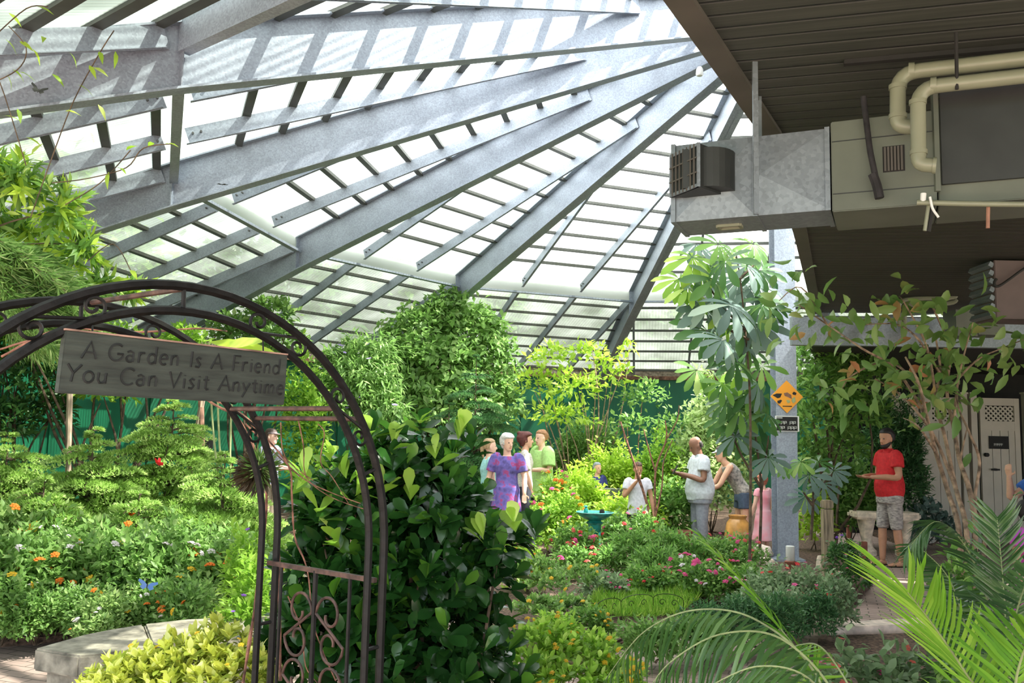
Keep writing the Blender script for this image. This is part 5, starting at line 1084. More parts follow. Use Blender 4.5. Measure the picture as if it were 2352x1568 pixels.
def person(label, px, Y, H, yaw, skin, hair, garments, arms, legs=None, lean=0, head=(0, 0), girth=1.0, base_z=0.0, group=None, extra=None, female=False):
    """yaw: 0 looks along +y (away); arms: {side: (elbow, wrist)} in body metres for 1.75 m; legs likewise (knee, ankle)"""
    s = H/1.75; p = at(px, 1001, Y); t = thing('person', label, 'person', (p.x, Y, base_z), 0, group); o = Vector(t.location)
    Ry = Matrix.Rotation(yaw, 3, 'Z'); L = lambda x, y, z: o+Ry@(Vector((x, y, z))*s)
    X, Yv, Z = Ry@Vector((1, 0, 0)), Ry@Vector((0, 1, 0)), Vector((0, 0, 1))
    def T(x, y, z):     # torso point, leaning forward about the hips
        if z > .95: dz = z-.95; return L(x, y+dz*math.sin(lean), .95+dz*math.cos(lean)+(-y*math.sin(lean) if lean else 0))
        return L(x, y, z)
    fwT = Yv*math.cos(lean)-Z*math.sin(lean); g = girth
    def torso(mb, sc=0.0, z0=.88, z1=1.46, hem=0):
        prof = [(.86, .155*g, .115*g), (.95, .165*g, .125*g+(.02 if g > 1.1 else 0)), (1.05, .150*g, .118*g+(.035 if g > 1.1 else 0)), (1.18, .150*g, .112*g), (1.30, .170, .115), (1.38, .172, .10), (1.44, .150, .08), (1.48, .085, .06)]
        if female: prof = [(.86, .165*g, .115*g), (.95, .170*g, .12*g), (1.05, .140*g, .105*g), (1.15, .135*g, .10*g), (1.28, .155, .125), (1.37, .155, .10), (1.43, .135, .075), (1.48, .07, .055)]
        st = []
        for z, rx, ry in prof:
            if z < z0-.01 or z > z1+.01: continue
            st.append((T(0, 0, z), (rx+sc)*s, (ry+sc)*s, X, fwT))
        if hem: z, rx, ry = prof[0]; st.insert(0, (T(0, 0, z0-.02), (rx+sc+hem)*s, (ry+sc+hem)*s, X, Yv))
        loft(mb, st)
    ar = {}
    for sd_, (e_, w_) in arms.items():
        sx = sd_; sh = T(.185*sx, 0, 1.41); el = L(*e_) if not lean else L(*e_); wr = L(*w_); ar[sd_] = (sh, el, wr)
    legs = legs or {1: ((.10, .02, .49), (.10, -.02, .08)), -1: ((-.10, .0, .49), (-.10, -.03, .08))}
    mb = MB(o); torso(mb)
    nk = T(0, .01, 1.50); hp, hy = head[1], head[0]
    Hh = (Ry@Matrix.Rotation(hy, 3, 'Z')@Matrix.Rotation(-hp-lean*.5, 3, 'X')); hb = T(0, .015, 1.53)
    hl = lambda x, y, z: hb+Hh@(Vector((x, y, z))*s); hX, hY = Hh@Vector((1, 0, 0)), Hh@Vector((0, 1, 0))
    limb(mb, [T(0, -.005, 1.42), nk, hl(0, 0, .05)], [.062*s, .055*s, .055*s])
    hs = [(-.02, .022, .028, .055), (.0, .045, .052, .040), (.03, .058, .072, .022), (.06, .066, .086, .008), (.10, .073, .094, .0), (.14, .075, .096, -.004), (.175, .070, .090, -.008), (.205, .053, .07, -.012), (.225, .025, .035, -.014)]
    loft(mb, [(hl(0, y, z), rx*s, ry*s, hX, hY) for z, rx, ry, y in hs], 20)
    mb.tube([hl(0, .092, .112), hl(0, .104, .085), hl(0, .113, .068), hl(0, .09, .060)], [.008*s, .011*s, .015*s, .010*s], 8)
    for q in (1, -1): mb.lathe(hl(.076*q, -.005, .085), [(.004*s, -.028*s), (.013*s, -.014*s), (.014*s, .012*s), (.005*s, .03*s)], 8)
    for sd_, (sh, el, wr) in ar.items():
        limb(mb, [sh, sh.lerp(el, .5), el, el.lerp(wr, .45), wr], [.056*s, .050*s, .040*s, .040*s, .027*s])
        d = (wr-el).normalized(); sv = d.cross(Z); sv = (sv if sv.length > .2 else X).normalized(); nv = sv.cross(d)
        pal = wr+d*.045*s; loft(mb, [(wr+d*q*s, a*s, .014*s, sv, nv) for q, a in ((-.01, .024), (.03, .036), (.075, .040), (.088, .036))], 10)
        for f in range(4):
            b0 = wr+d*.08*s+sv*(-.028+.0187*f)*s; fl_ = (.062, .072, .066, .052)[f]*s; c1 = b0+d*fl_*.5+nv*.008*s; c2 = b0+d*fl_*.85+nv*.026*s
            mb.tube([b0-d*.01*s, b0+d*.005*s, c1, c2], [.0095*s, .0095*s, .0088*s, .007*s], 6)
        tb = wr+d*.02*s-sv*.030*s; mb.tube([tb, tb+(d*.5-sv*.9).normalized()*.035*s, tb+(d*.5-sv*.9).normalized()*.035*s+d*.032*s+nv*.01*s], [.013*s, .012*s, .009*s], 6)
    for sd_, (kn, an) in legs.items():
        k_, a_ = L(*kn), L(*an); hp_ = L(.095*sd_, 0, .90); limb(mb, [hp_, hp_.lerp(k_, .5), k_, k_.lerp(a_, .35), a_], [.088*s*g**.5, .075*s, .053*s, .054*s, .036*s])
        ft = Vector((a_.x, a_.y, o.z+.03*s)); 
        loft(mb, [(ft-Yv*.05*s, .026*s, .028*s, X, Z), (ft, .036*s, .034*s, X, Z), (ft+Yv*.10*s, .042*s, .026*s, X, Z), (ft+Yv*.165*s-Z*.006*s, .038*s, .017*s, X, Z), (ft+Yv*.185*s-Z*.010*s, .022*s, .010*s, X, Z)], 12)
    remesh(mb, .0085*s, 'body', SK[skin], t, 3)
    for q in (1, -1):
        mb = MB(o); mb.lathe(hl(.030*q, .083, .105), [(.001, -.008*s), (.010*s, -.004*s), (.010*s, .004*s), (.001, .008*s)], 8); mb.build('eye', EYE, t, smooth=True)
    mb = MB(o); mb.tube([hl(-.024, .086, .030), hl(0, .093, .031), hl(.024, .086, .030)], [.003*s, .006*s, .003*s], 6); mb.build('mouth', LIP, t, smooth=True)
    # hair
    kind, hm = hair
    if kind:
        mb = MB(o); off = .010
        cut = {'short': .15, 'cap': .13, 'bald': .10, 'pony': .15, 'bob': .15, 'curly': .15}[kind]
        hs2 = [q for q in hs if q[0] >= .06]
        st = []
        for z, rx, ry, y in hs2:
            ff = 0 if kind != 'bald' else -.028
            yy = y-.018 if z < .17 else y-.004+ff*.3; ext = off+(.016 if kind in ('curly', 'bob') else 0)
            if z < cut: yy = y-.045
            st.append((hl(0, yy, z+(.008 if z > .17 else 0)), (rx+ext)*s, (ry+ext-(.02 if z < cut else 0))*s, hX, hY))
        if kind == 'bald': st = [(hl(0, -.055, z), rx*s, ry*s, hX, hY) for z, rx, ry in ((.05, .066, .045), (.09, .078, .052), (.13, .074, .05), (.15, .05, .03))]
        loft(mb, st, 18)
        if kind in ('bob', 'curly'): loft(mb, [(hl(0, -.05, z), rx*s, ry*s, hX, hY) for z, rx, ry in ((.0, .05, .035), (.04, .078, .055), (.10, .088, .07), (.14, .085, .07))], 16)
        if kind == 'pony':
            limb(mb, [hl(0, -.09, .13), hl(0, -.125, .10), hl(0, -.125, .02), hl(0, -.10, -.08)], [.028*s, .03*s, .03*s, .012*s])
        if kind == 'curly':
            limb(mb, [hl(0, -.08, .19), hl(0, -.11, .20)], [.04*s, .04*s])
        ho = remesh(mb, .010*s, 'hair', hm, t, 1)
    for gm in garments:
        nm, m = gm[0], gm[1]; opt = gm[2] if len(gm) > 2 else {}
        mb = MB(o); vx = .012*s
        if nm in ('shirt', 'dress', 'tank_top', 'blouse'):
            lo = opt.get('low', .86); torso(mb, opt.get('fit', .016), .86, opt.get('top', 1.45), 0)
            if nm == 'dress' or lo < .86:
                z1, w1, d1 = lo, opt.get('w', .24), opt.get('d', .20)
                st = []
                for k in range(7):
                    q = k/6; z = z1+(1.0-z1)*q; w_ = w1+(.175*g-w1)*q; dd = d1+(.14*g-d1)*q
                    st.append((L(0, 0, z), (w_+.008*math.sin(k*2))*s, dd*s, X, Yv))
                loft(mb, st, 24)
            if opt.get('sleeve', .55) > 0:
                for sd_, (sh, el, wr) in ar.items():
                    q = opt.get('sleeve', .55); e_ = sh.lerp(el, min(1, q)); sw_ = opt.get('sw', .068)
                    P = [T(.12*sd_, 0, 1.42), sh, e_] + ([el.lerp(wr, q-1)] if q > 1 else [])
                    mb.tube(spline(P, 3), [sw_*s*(.72+.32*min(1, i/(2*(len(P)-1)))+.04*i/(3*(len(P)-1))) for i in range(3*(len(P)-1)+1)], 12)
            if opt.get('collar'): loft(mb, [(T(0, .0, 1.44), .078*s, .07*s, X, Yv), (T(0, .004, 1.50), .068*s, .064*s, X, Yv)], 14)
        if nm in ('shorts', 'trousers'):
            lo = opt.get('low', .5); fl_ = opt.get('fit', .022)
            loft(mb, [(L(0, 0, z), (rx*g+fl_)*s, (ry*g+fl_)*s, X, Yv) for z, rx, ry in ((.80, .155, .11), (.88, .158, .112), (.93, .145, .10))], 18)
            for sd_, (kn, an) in legs.items():
                hp_ = L(.095*sd_, 0, .90); k_, a_ = L(*kn), L(*an)
                if lo >= .48: q = (.90-lo)/(.90-.49); e_ = hp_.lerp(k_, q); mb.tube([hp_+Z*.03*s, hp_.lerp(e_, .5), e_], [.098*s*g**.5, (.094+fl_*.3)*s, (.088+fl_*.5)*s], 14)
                else:
                    q = min(1, (.49-lo)/(.41)); e_ = k_.lerp(a_, q); mb.tube([hp_+Z*.03*s, hp_.lerp(k_, .5), k_, e_], [.098*s*g**.5, .092*s, .078*s, .066*s], 14)
        if nm == 'cap':
            loft(mb, [(hl(0, y-.004, z), (rx+.010)*s, (ry+.010)*s, hX, hY) for z, rx, ry, y in hs if z >= .135], 18)
            loft(mb, [(hl(0, .085, .145), .06*s, .012*s, hX, Hh@Vector((0, 0, 1))), (hl(0, .15, .138), .045*s, .008*s, hX, Hh@Vector((0, 0, 1)))], 12); vx = .007*s
        if nm == 'beard':
            loft(mb, [(hl(0, y+.002, z), (rx+.006)*s, (ry+.006)*s, hX, hY) for z, rx, ry, y in [(-.028, .02, .022, .055), (-.02, .03, .036, .050), (.0, .050, .052, .040), (.03, .062, .060, .026), (.055, .069, .045, -.0)]], 16); vx = .007*s
        if nm == 'shoes' or nm == 'sandals':
            for sd_, (kn, an) in legs.items():
                a_ = L(*an); ft = Vector((a_.x, a_.y, o.z)); h1 = .030 if nm == 'sandals' else .05
                if nm == 'sandals': loft(mb, [(ft+Yv*y*s+Z*.008*s, w_*s, .008*s, X, Z) for y, w_ in ((-.06, .03), (0, .042), (.10, .048), (.18, .042), (.20, .02))], 10); mb.tube([ft+Yv*.10*s-X*.048*s+Z*.02*s, ft+Yv*.10*s+Z*.062*s, ft+Yv*.10*s+X*.048*s+Z*.02*s], .008*s, 6)
                else: loft(mb, [(ft+Yv*y*s+Z*h*s, w_*s, h*s, X, Z) for y, w_, h in ((-.07, .03, .04), (0, .045, .05), (.10, .05, .038), (.18, .044, .03), (.205, .02, .02))], 10)
            vx = .008*s
        if nm == 'bracelet': mb.tube([ar[1][2]-(ar[1][2]-ar[1][1]).normalized()*.02*s, ar[1][2]], .031*s, 10)
        remesh(mb, vx, nm, m, t, 3 if nm != 'beard' else 1)
    if extra: extra(t, L, hl, ar, s)
    return t
R90 = PI/2
hd_ = lambda n, c: mat('hair_'+n, c, .6, 0, .2, 60)
down = {1: ((.25, .02, 1.14), (.27, .10, .90)), -1: ((-.25, .02, 1.14), (-.27, .10, .90))}
held = {1: ((.25, .02, 1.14), (.10, .30, 1.13)), -1: ((-.25, .02, 1.14), (-.10, .30, 1.13))}
def H_at(px, py, Y): return at(px, py, Y).z
# facing left in the picture = looking along -x : yaw = +90 deg
person('person in a red polo shirt and pale patterned shorts standing beside the concrete bench', 2040, 12.4, H_at(2040, 985, 12.4), R90+.12, 'tan', ('short', hd_('black', (.015, .012, .012))),
       [('shirt', cloth('red_polo', (.62, .02, .025)), {'collar': 1, 'sw': .078, 'fit': .02}), ('shorts', mat('cloth_patterned_shorts', (.50, .44, .40), .85, 0, .1, 22, c2=(.16, .14, .14), stretch=(1, 1, 3)), {'low': .47, 'fit': .03}), ('beard', hd_('beard', (.02, .014, .012))), ('sandals', MT['dark_brown'])],
       held, legs={1: ((.10, .05, .49), (.10, .06, .08)), -1: ((-.10, -.03, .49), (-.10, -.08, .08))}, head=(.35, .15), girth=1.12)
def phone(t, L, hl, ar, s):
    p = (ar[1][2]+ar[-1][2])/2; d = (ar[1][2]-ar[1][1]).normalized(); p = p+d*.09*s
    q = D.objects.new('phone', None); D.objects.remove(q)
    mb = MB(p); mb.box(p+Vector((0, 0, .03)), (.012, .075, .15), 0, Matrix.Rotation(R90*0+.5, 3, 'Y')); o_ = mb.build('phone', MT['dark'], bevel=.003); o_.location = p; tag(o_, 'dark phone held up by the man in the white polo shirt', 'phone')
person('person in a white polo shirt and grey shorts looking down at a phone', 1607, 12.7, H_at(1607, 1003, 12.7), R90+.15, 'brown', ('bald', hd_('dark_grey', (.05, .04, .035))),
       [('shirt', cloth('white_polo', (.60, .63, .68)), {'collar': 1, 'sw': .085, 'fit': .028, 'low': .84, 'w': .19, 'd': .19}), ('trousers', cloth('grey_trousers', (.30, .31, .36), (.22, .23, .28)), {'low': .12, 'fit': .02}), ('shoes', MT['dark'])],
       {1: ((.26, .05, 1.14), (.06, .32, 1.22)), -1: ((-.26, .05, 1.14), (-.06, .32, 1.22))}, head=(0, .45), girth=1.3, extra=phone)
purple = mat('cloth_purple_print', (.17, .13, .44), .85, 0, .1, 9, c2=(.05, .035, .12)); nt = purple.node_tree
cr_ = [n_ for n_ in nt.nodes if n_.type == 'VALTORGB'][0].color_ramp; e_ = cr_.elements.new(.52); e_.color = (.17, .13, .46, 1); e_ = cr_.elements.new(.62); e_.color = (.42, .05, .16, 1); cr_.elements[-1].position = .72
person('person with short white hair in a long purple patterned dress', 1166, 12.5, H_at(1166, 996, 12.5), PI-.35, 'fair', ('bob', hd_('white', (.72, .70, .68))),
       [('dress', purple, {'low': .14, 'w': .27, 'd': .22, 'sleeve': .75, 'sw': .07, 'top': 1.43}), ('sandals', MT['dark_brown'])],
       {1: ((.27, .0, 1.14), (.32, .06, .90)), -1: ((-.27, .0, 1.14), (-.30, .08, .90))}, head=(.9, .15), female=True, girth=1.08)
person('person with a blond ponytail in a pale turquoise top and jeans, behind the purple dress', 1124, 13.0, H_at(1124, 1008, 13.0), -R90+.2, 'fair', ('pony', hd_('blond', (.42, .27, .14))),
       [('shirt', cloth('turquoise', (.36, .68, .68)), {'low': .80, 'w': .21, 'd': .17, 'sleeve': .6}), ('trousers', cloth('jeans', (.10, .13, .24)), {'low': .3}), ('shoes', MT['white'])], down, female=True)
person('person with dark red tied-up hair in a white lace top, behind the white-haired woman', 1206, 13.6, H_at(1206, 992, 13.6), -R90, 'light', ('curly', hd_('auburn', (.12, .025, .02))),
       [('shirt', cloth('white_lace', (.66, .62, .55), (.35, .30, .26), 60), {'sleeve': .9}), ('trousers', cloth('dark_trousers', (.05, .05, .07)), {'low': .12}), ('shoes', MT['dark'])], down, female=True)
person('person in a loose lime green shirt turned to the left', 1246, 14.3, H_at(1246, 988, 14.3), R90+.5, 'fair', ('short', hd_('ginger', (.36, .17, .07))),
       [('shirt', cloth('lime', (.42, .66, .22)), {'low': .70, 'w': .27, 'd': .25, 'sleeve': .8, 'sw': .10, 'fit': .035}), ('trousers', cloth('dark_trousers2', (.06, .06, .08)), {'low': .12}), ('shoes', MT['dark'])], held, head=(.1, .1), girth=1.25, female=True)
person('child in a white T-shirt and black shorts with one hand at the mouth', 1465, 12.6, H_at(1465, 1062, 12.6), PI+.1, 'tan', ('short', hd_('brown', (.09, .04, .02))),
       [('shirt', cloth('white_tee', (.72, .70, .78)), {'low': .80, 'w': .21, 'd': .16, 'fit': .022}), ('shorts', cloth('black_shorts', (.02, .02, .025)), {'low': .52}), ('shoes', MT['white'])],
       {1: ((.26, .04, 1.14), (.06, .20, 1.42)), -1: ((-.25, .02, 1.14), (-.28, .08, .88))}, head=(0, .2), base_z=.0)
person('person in a dark cap and grey-blue shirt seen behind the arch', 622, 13.8, H_at(622, 985, 13.8), -R90-.3, 'fair', ('short', hd_('brown2', (.07, .04, .03))),
       [('cap', cloth('cap', (.17, .13, .13))), ('shirt', cloth('slate', (.25, .25, .34)), {'sleeve': .8, 'sw': .08}), ('trousers', cloth('khaki', (.25, .2, .14)), {'low': .12}), ('shoes', MT['dark'])], held)
person('person in a white cap, pale vest and denim shorts bending forward left of the column', 1705, 13.6, 1.68, R90, 'light', ('short', hd_('brown3', (.06, .035, .025))),
       [('cap', cloth('white_cap', (.6, .6, .6))), ('tank_top', cloth('pale_vest', (.45, .40, .36), (.10, .10, .10), 24), {'sleeve': 0}), ('shorts', cloth('denim', (.06, .09, .14)), {'low': .68}), ('shoes', MT['dark_brown'])],
       {1: ((.2, .42, 1.05), (.12, .62, .95)), -1: ((-.2, .42, 1.05), (-.12, .62, .95))}, legs={1: ((.16, .03, .49), (.20, -.02, .08)), -1: ((-.14, .0, .49), (-.18, -.06, .08))}, lean=.55, head=(0, -.1), female=True)
person('small child in a pink dress just left of the column', 1752, 12.9, H_at(1752, 1090, 12.9), .6, 'fair', ('bob', hd_('strawberry', (.50, .16, .10))),
       [('dress', cloth('pink_dress', (.82, .26, .32), (.80, .55, .60), 6), {'low': .38, 'w': .26, 'd': .24, 'sleeve': .4}), ('shoes', MT['dark'])], down, head=(0, .2), female=True)
person('person in a bright blue T-shirt raising a forearm at the right edge', 2400, 9.2, 1.66, R90, 'light', ('short', hd_('brown4', (.05, .03, .02))),
       [('shirt', cloth('blue_tee', (.05, .18, .62)), {'sleeve': .6, 'sw': .08, 'fit': .03}), ('shorts', cloth('dark_shorts', (.05, .035, .04)), {'low': .5}), ('shoes', MT['dark'])],
       {1: ((.24, .26, 1.20), (.20, .30, 1.44)), -1: ((-.24, .28, 1.22), (-.18, .26, 1.46))}, girth=1.15)
person('child with dark hair in a magenta and violet top behind the palms', 2356, 7.0, H_at(2356, 1150, 7.0), PI+.4, 'tan', ('bob', hd_('black2', (.02, .015, .015))),
       [('dress', cloth('magenta', (.70, .06, .35), (.35, .10, .60), 7), {'low': .30, 'w': .26, 'd': .22}), ('shoes', MT['white'])], down, female=True)
person('person with grey hair in a navy top, mostly hidden by bushes left of the planter', 1372, 14.4, H_at(1372, 1062, 14.4), PI+.6, 'light', ('short', hd_('grey', (.30, .32, .34))),
       [('shirt', cloth('navy', (.04, .05, .20)), {'sleeve': .8}), ('trousers', cloth('violet', (.18, .15, .45)), {'low': .12}), ('shoes', MT['dark'])], held)
# ------------------------------------------------------------------ garden furniture and small things
# curved stone seat
st = thing('garden_bench', 'curved grey stone seat wall in front of the flower bed, lower left', 'bench', (-2.3, 5.0, 0)); o = st.location
zt_ = .50
front = [atz(x, y, zt_) for x, y in ((180, 1506), (222, 1503), (265, 1497), (350, 1484), (430, 1468), (520, 1452), (640, 1440))]
back = [atz(x, y, zt_) for x, y in ((76, 1489), (190, 1457), (250, 1445), (330, 1432), (430, 1421), (520, 1417), (640, 1412))]
def quadslab(name, f0, f1, b0, b1, z0, z1, m, parent, bev=.008):
    mb = MB(parent.location); V = [Vector((p.x, p.y, z)) for z in (z0, z1) for p in (f0, f1, b1, b0)]; mb.hexa(V); return mb.build(name, m, parent, bevel=bev)
for i0, i1 in ((0, 3), (3, 5), (5, 6)):
    fs_ = front[i0:i1+1]; bs_ = back[i0:i1+1]
    ring = [(p.x, p.y) for p in fs_]+[(p.x, p.y) for p in bs_[::-1]]
    cx_ = sum(p[0] for p in ring)/len(ring); cy_ = sum(p[1] for p in ring)/len(ring)
    ring = [(cx_+(x-cx_)*.985, cy_+(y-cy_)*.985) for x, y in ring]
    mb = MB(o); mb.prism(ring, zt_-.115, zt_); mb.build('seat_slab', MT['stone'], st, bevel=.01)
    ring2 = [(cx_+(x-cx_)*.80, cy_+(y-cy_)*.80) for x, y in ring]
    mb = MB(o); mb.prism(ring2, 0, zt_-.115); mb.build('base_block', MT['stone'], st, bevel=.008)
# bird bath
p = gr(1372, 1262); Yb = 11.5; p = Vector((at(1366, 1180, Yb).x, Yb, 0)); zr_ = at(1366, 1176, Yb).z
bb_ = thing('bird_bath', 'turquoise glazed bird bath on a pedestal', 'bird bath', p); k_ = P2(Yb)
mb = MB(p); mb.lathe(p, [(.02, zr_-.012), (38*k_, zr_-.01), (41*k_, zr_+.006), (43*k_, zr_), (38*k_, zr_-.035), (24*k_, zr_-.085), (15*k_, zr_-.10)], 32); mb.build('bowl', MT['teal'], bb_, smooth=True)
mb = MB(p); mb.lathe(p, [(.19, 0), (.19, .05), (.15, .09), (.085, .16), (.075, zr_-.30), (.085, zr_-.16), (.12, zr_-.13), (.075, zr_-.105), (.1, zr_-.085)], 24); mb.build('pedestal', MT['teal'], bb_, smooth=True)
mb = MB(p); q = p+Vector((-20*k_, 0, zr_)); mb.lathe(q, [(.02, -.02), (.03, 0), (.028, .035), (.012, .06), (.03, .075), (.004, .085)], 10); mb.build('finial', MT['teal'], bb_, smooth=True)
mb = MB(); q = p+Vector((15*k_, -.08, zr_)); mb.lathe((0, 0, 0), [(.03, -.02), (.034, .02), (.02, .045)], 10); oo = mb.build('dark_cup', MT['dark'], smooth=True); oo.location = q; tag(oo, 'small dark cup standing in the bird bath bowl', 'cup')
# trough planter with a lime plant
q = at(1396, 1136, 14.0); t = thing('planter_trough', 'dark grey rectangular trough planter standing among the bushes', 'planter', (q.x, 14.0, 0))
mb = MB(t.location); w_ = 33*14/F
mb.hexa([Vector((q.x+x, 14+y, z)) for z, g_ in ((q.z-.10, .85), (q.z+.10, 1)) for x, y in ((-w_*g_, -.12), (w_*g_, -.12), (w_*g_, .12), (-w_*g_, .12))]); mb.build('trough', MT['trough'], t, bevel=.01)
mb = MB(t.location); mb.box((q.x, 14, (q.z-.1)/2), (w_*1.2, .18, q.z-.1)); mb.build('stand', MT['trough'], t)
# pots
for px, py, Y, r, h, m, lab, nm in ((1572, 1196, 12.0, .085, .22, 'terracotta', 'dark terracotta pot left of the legs of the man in the white polo shirt', 'plant_pot'), ):
    q = at(px, py, Y); mb = MB(); mb.lathe((0, 0, 0), [(r*.7, 0), (r*.95, h*.85), (r*1.1, h*.86), (r*1.1, h), (r*.9, h), (r*.85, h*.8)], 18)
    oo = mb.build(nm, MT[m], smooth=True); oo.location = (q.x, Y, .07); oo.scale = (1.2, 1.2, 1.8); tag(oo, lab, 'pot')
q = at(1695, 1215, 12.2); t = thing('glazed_urn', 'big amber glazed urn standing left of the column', 'urn', (q.x, 12.2, 0)); z_ = at(1695, 1183, 12.2).z
mb = MB(t.location); mb.lathe(Vector((q.x, 12.2, 0)), [(.10, 0), (.16, z_*.3), (.185, z_*.6), (.15, z_*.85), (.11, z_*.93), (.13, z_), (.10, z_), (.08, z_*.93)], 24); mb.build('urn_body', MT['amber'], t, smooth=True)
# rocks by the urn
for i, (px, py, s_) in enumerate(((1730, 1225, .13), (1745, 1190, .16), (1760, 1235, .10), (1735, 1200, .1), (1660, 1235, .12))):
    Yr = 12.4 if py < 1210 else 11.6; q = at(px, py, Yr); bm = bmesh.new(); bmesh.ops.create_icosphere(bm, subdivisions=3, radius=s_)
    for v in bm.verts: v.co *= 1+.16*math.sin(v.co.x*31+i)*math.sin(v.co.y*27)+.08*math.sin(v.co.z*50+i*2); v.co.z *= .7
    me = D.meshes.new('rock'); bm.to_mesh(me); bm.free(); me.polygons.foreach_set('use_smooth', [True]*len(me.polygons)); oo = link('rock', me, MT['curb'], loc=(q.x, Yr, .07+s_*.45))
    tag(oo, ['tan rock in front of the pink child, left one', 'largest tan rock, between the pink child and the column', 'small tan rock left of the column foot', 'small tan rock under the pink child', 'tan rock left of the amber urn, half under the pink flowers'][i], 'rock')
# column signs
cs = thing('diamond_sign', 'orange diamond warning sign with dark butterfly pictures on the column', 'sign', (mx0, MY-.15, at(1801, 912, MY).z)); o = cs.location; hz = 37*MY/F
MT['sign_orange'] = mat('sign_orange', (.85, .34, .015), .45, 0, .04, 3)
def flat(mb, pts, y0, y1):
    n = len(pts); mb.add([(x, y0, z) for x, z in pts]+[(x, y1, z) for x, z in pts], [tuple(range(n)), tuple(range(n, 2*n))[::-1]]+[(i, (i+1) % n, n+(i+1) % n, n+i) for i in range(n)])
mb = MB(o); flat(mb, [(o.x-hz, o.z), (o.x, o.z-hz), (o.x+hz, o.z), (o.x, o.z+hz)], o.y-.004, o.y+.004); mb.build('sign_plate', MT['sign_orange'], cs)
sx_ = lambda px, py: (o.x+(px-1801)*MY/F, o.z-(py-912)*MY/F)
def shape(nm, pts, m): mb = MB(o); flat(mb, [sx_(*p) for p in pts], o.y-.007, o.y-.0045); mb.build(nm, MT[m], cs)
shape('butterfly_print', [(1768, 909), (1778, 905), (1790, 905), (1786, 914), (1780, 916)], 'dark')
shape('butterfly_print', [(1779, 922), (1787, 919), (1790, 921), (1785, 928), (1780, 927)], 'dark')
shape('butterfly_print', [(1813, 904), (1817, 900), (1823, 903), (1821, 908), (1815, 907)], 'dark')
shape('butterfly_print', [(1794, 904), (1802, 902), (1811, 908), (1812, 917), (1804, 913), (1796, 910)], 'rust')
shape('butterfly_print', [(1814, 915), (1819, 912), (1821, 922), (1815, 927), (1811, 921)], 'rachis')
shape('butterfly_print', [(1799, 920), (1806, 919), (1809, 924), (1803, 927)], 'rachis')
shape('underline', [(1791, 932.5), (1812, 932.5), (1812, 934.5), (1791, 934.5)], 'dark')
ns = thing('notice', 'small black and white notice under the orange diamond sign on the column', 'sign', (mx0, MY-.15, at(1801, 973, MY).z)); o = ns.location
w2 = 27*MY/F; h2 = 17.5*MY/F
mb = MB(o); mb.box((o.x, o.y, o.z), (w2*2, .006, h2*2)); mb.build('frame', MT['white'], ns)
mb = MB(o); mb.box((o.x-.002, o.y-.004, o.z-.002), (w2*1.76, .004, h2*1.80)); pl_ = mb.build('black_plate', MT['dark'], ns)
gx = lambda px, py: (o.x+(px-1801)*MY/F, o.z-(py-973)*MY/F)
# illegible rows of lettering, kept as short blurred blocks
for r_, (y_, xs_) in enumerate(((961, [(1776, 1790)]), (971.5, [(1780, 1786), (1787, 1793), (1794, 1799), (1807, 1813), (1814, 1820)]), (983, [(1782, 1788), (1789, 1795), (1802, 1808), (1809, 1815), (1816, 1822)]))):
    for a_, b_ in xs_:
        (xa, za), (xb, zb_) = gx(a_, y_-3.4 if r_ else y_-1.5), gx(b_, y_+3.4 if r_ else y_+1.5)
        mb = MB(o); yy = o.y-.007; mb.tube([(xa, yy, zb_), (xa, yy, za), (xb, yy, za), (xb, yy, (za+zb_)/2), (xa, yy, (za+zb_)/2)], .0042 if r_ else .003, 4); mb.build('letter', MT['white'], ns)
p = at(2293, 1021, FY-.05); mb = MB(gt.location)
for k in range(5): x = p.x-.07+k*.032; mb.tube([(x, FY-.045, p.z-.022), (x, FY-.045, p.z+.022), (x+.02, FY-.045, p.z+.022), (x+.02, FY-.045, p.z), (x, FY-.045, p.z)], .0035, 4)
mb.build('lettering', MT['white'], gate_sign)
# white cup light at the column foot, wooden post, pale thing behind it
q = gr(1815, 1300); Yc = 11.4; q = Vector((at(1815, 1270, Yc).x, Yc, 0)); t = thing('ground_light', 'small white cylinder lamp on a red base at the foot of the column', 'lamp', (q.x, Yc, .07)); za, zb_ = at(1815, 1287, Yc).z, at(1815, 1254, Yc).z
mb = MB(t.location); mb.lathe((q.x, Yc, 0), [(.05, za), (.055, za+.01), (.055, zb_), (.045, zb_+.005)], 16); mb.build('glass', MT['white'], t, smooth=True)
mb = MB(t.location); mb.lathe((q.x, Yc, 0), [(.03, .0), (.06, .08), (.075, za-.01), (.055, za)], 16); mb.build('base', MT['terracotta'], t, smooth=True)
Yp = 10.9; q = Vector((at(1900, 1200, Yp).x, Yp, 0)); t = thing('wooden_post', 'weathered square wooden post with notched top in the island bed', 'post', q); zt2 = at(1900, 1150, Yp).z
mb = MB(q); mb.box((q.x, Yp, (zt2-.1)/2), (.12, .12, zt2-.1)); mb.build('shaft', MT['wood'], t, bevel=.006)
mb = MB(q); mb.box((q.x, Yp, zt2-.04), (.125, .125, .10)); mb.build('post_cap', MT['wood'], t, bevel=.012)
q = at(1886, 1245, 11.2); mb = MB(); mb.lathe((0, 0, -.10), [(.03, 0), (.07, .05), (.06, .15), (.045, .2)], 12); oo = mb.build('stone_ornament', MT['bench'], smooth=True); oo.location = q; tag(oo, 'small pale stone ornament behind the wooden post', 'ornament')
oo.location.z = .17
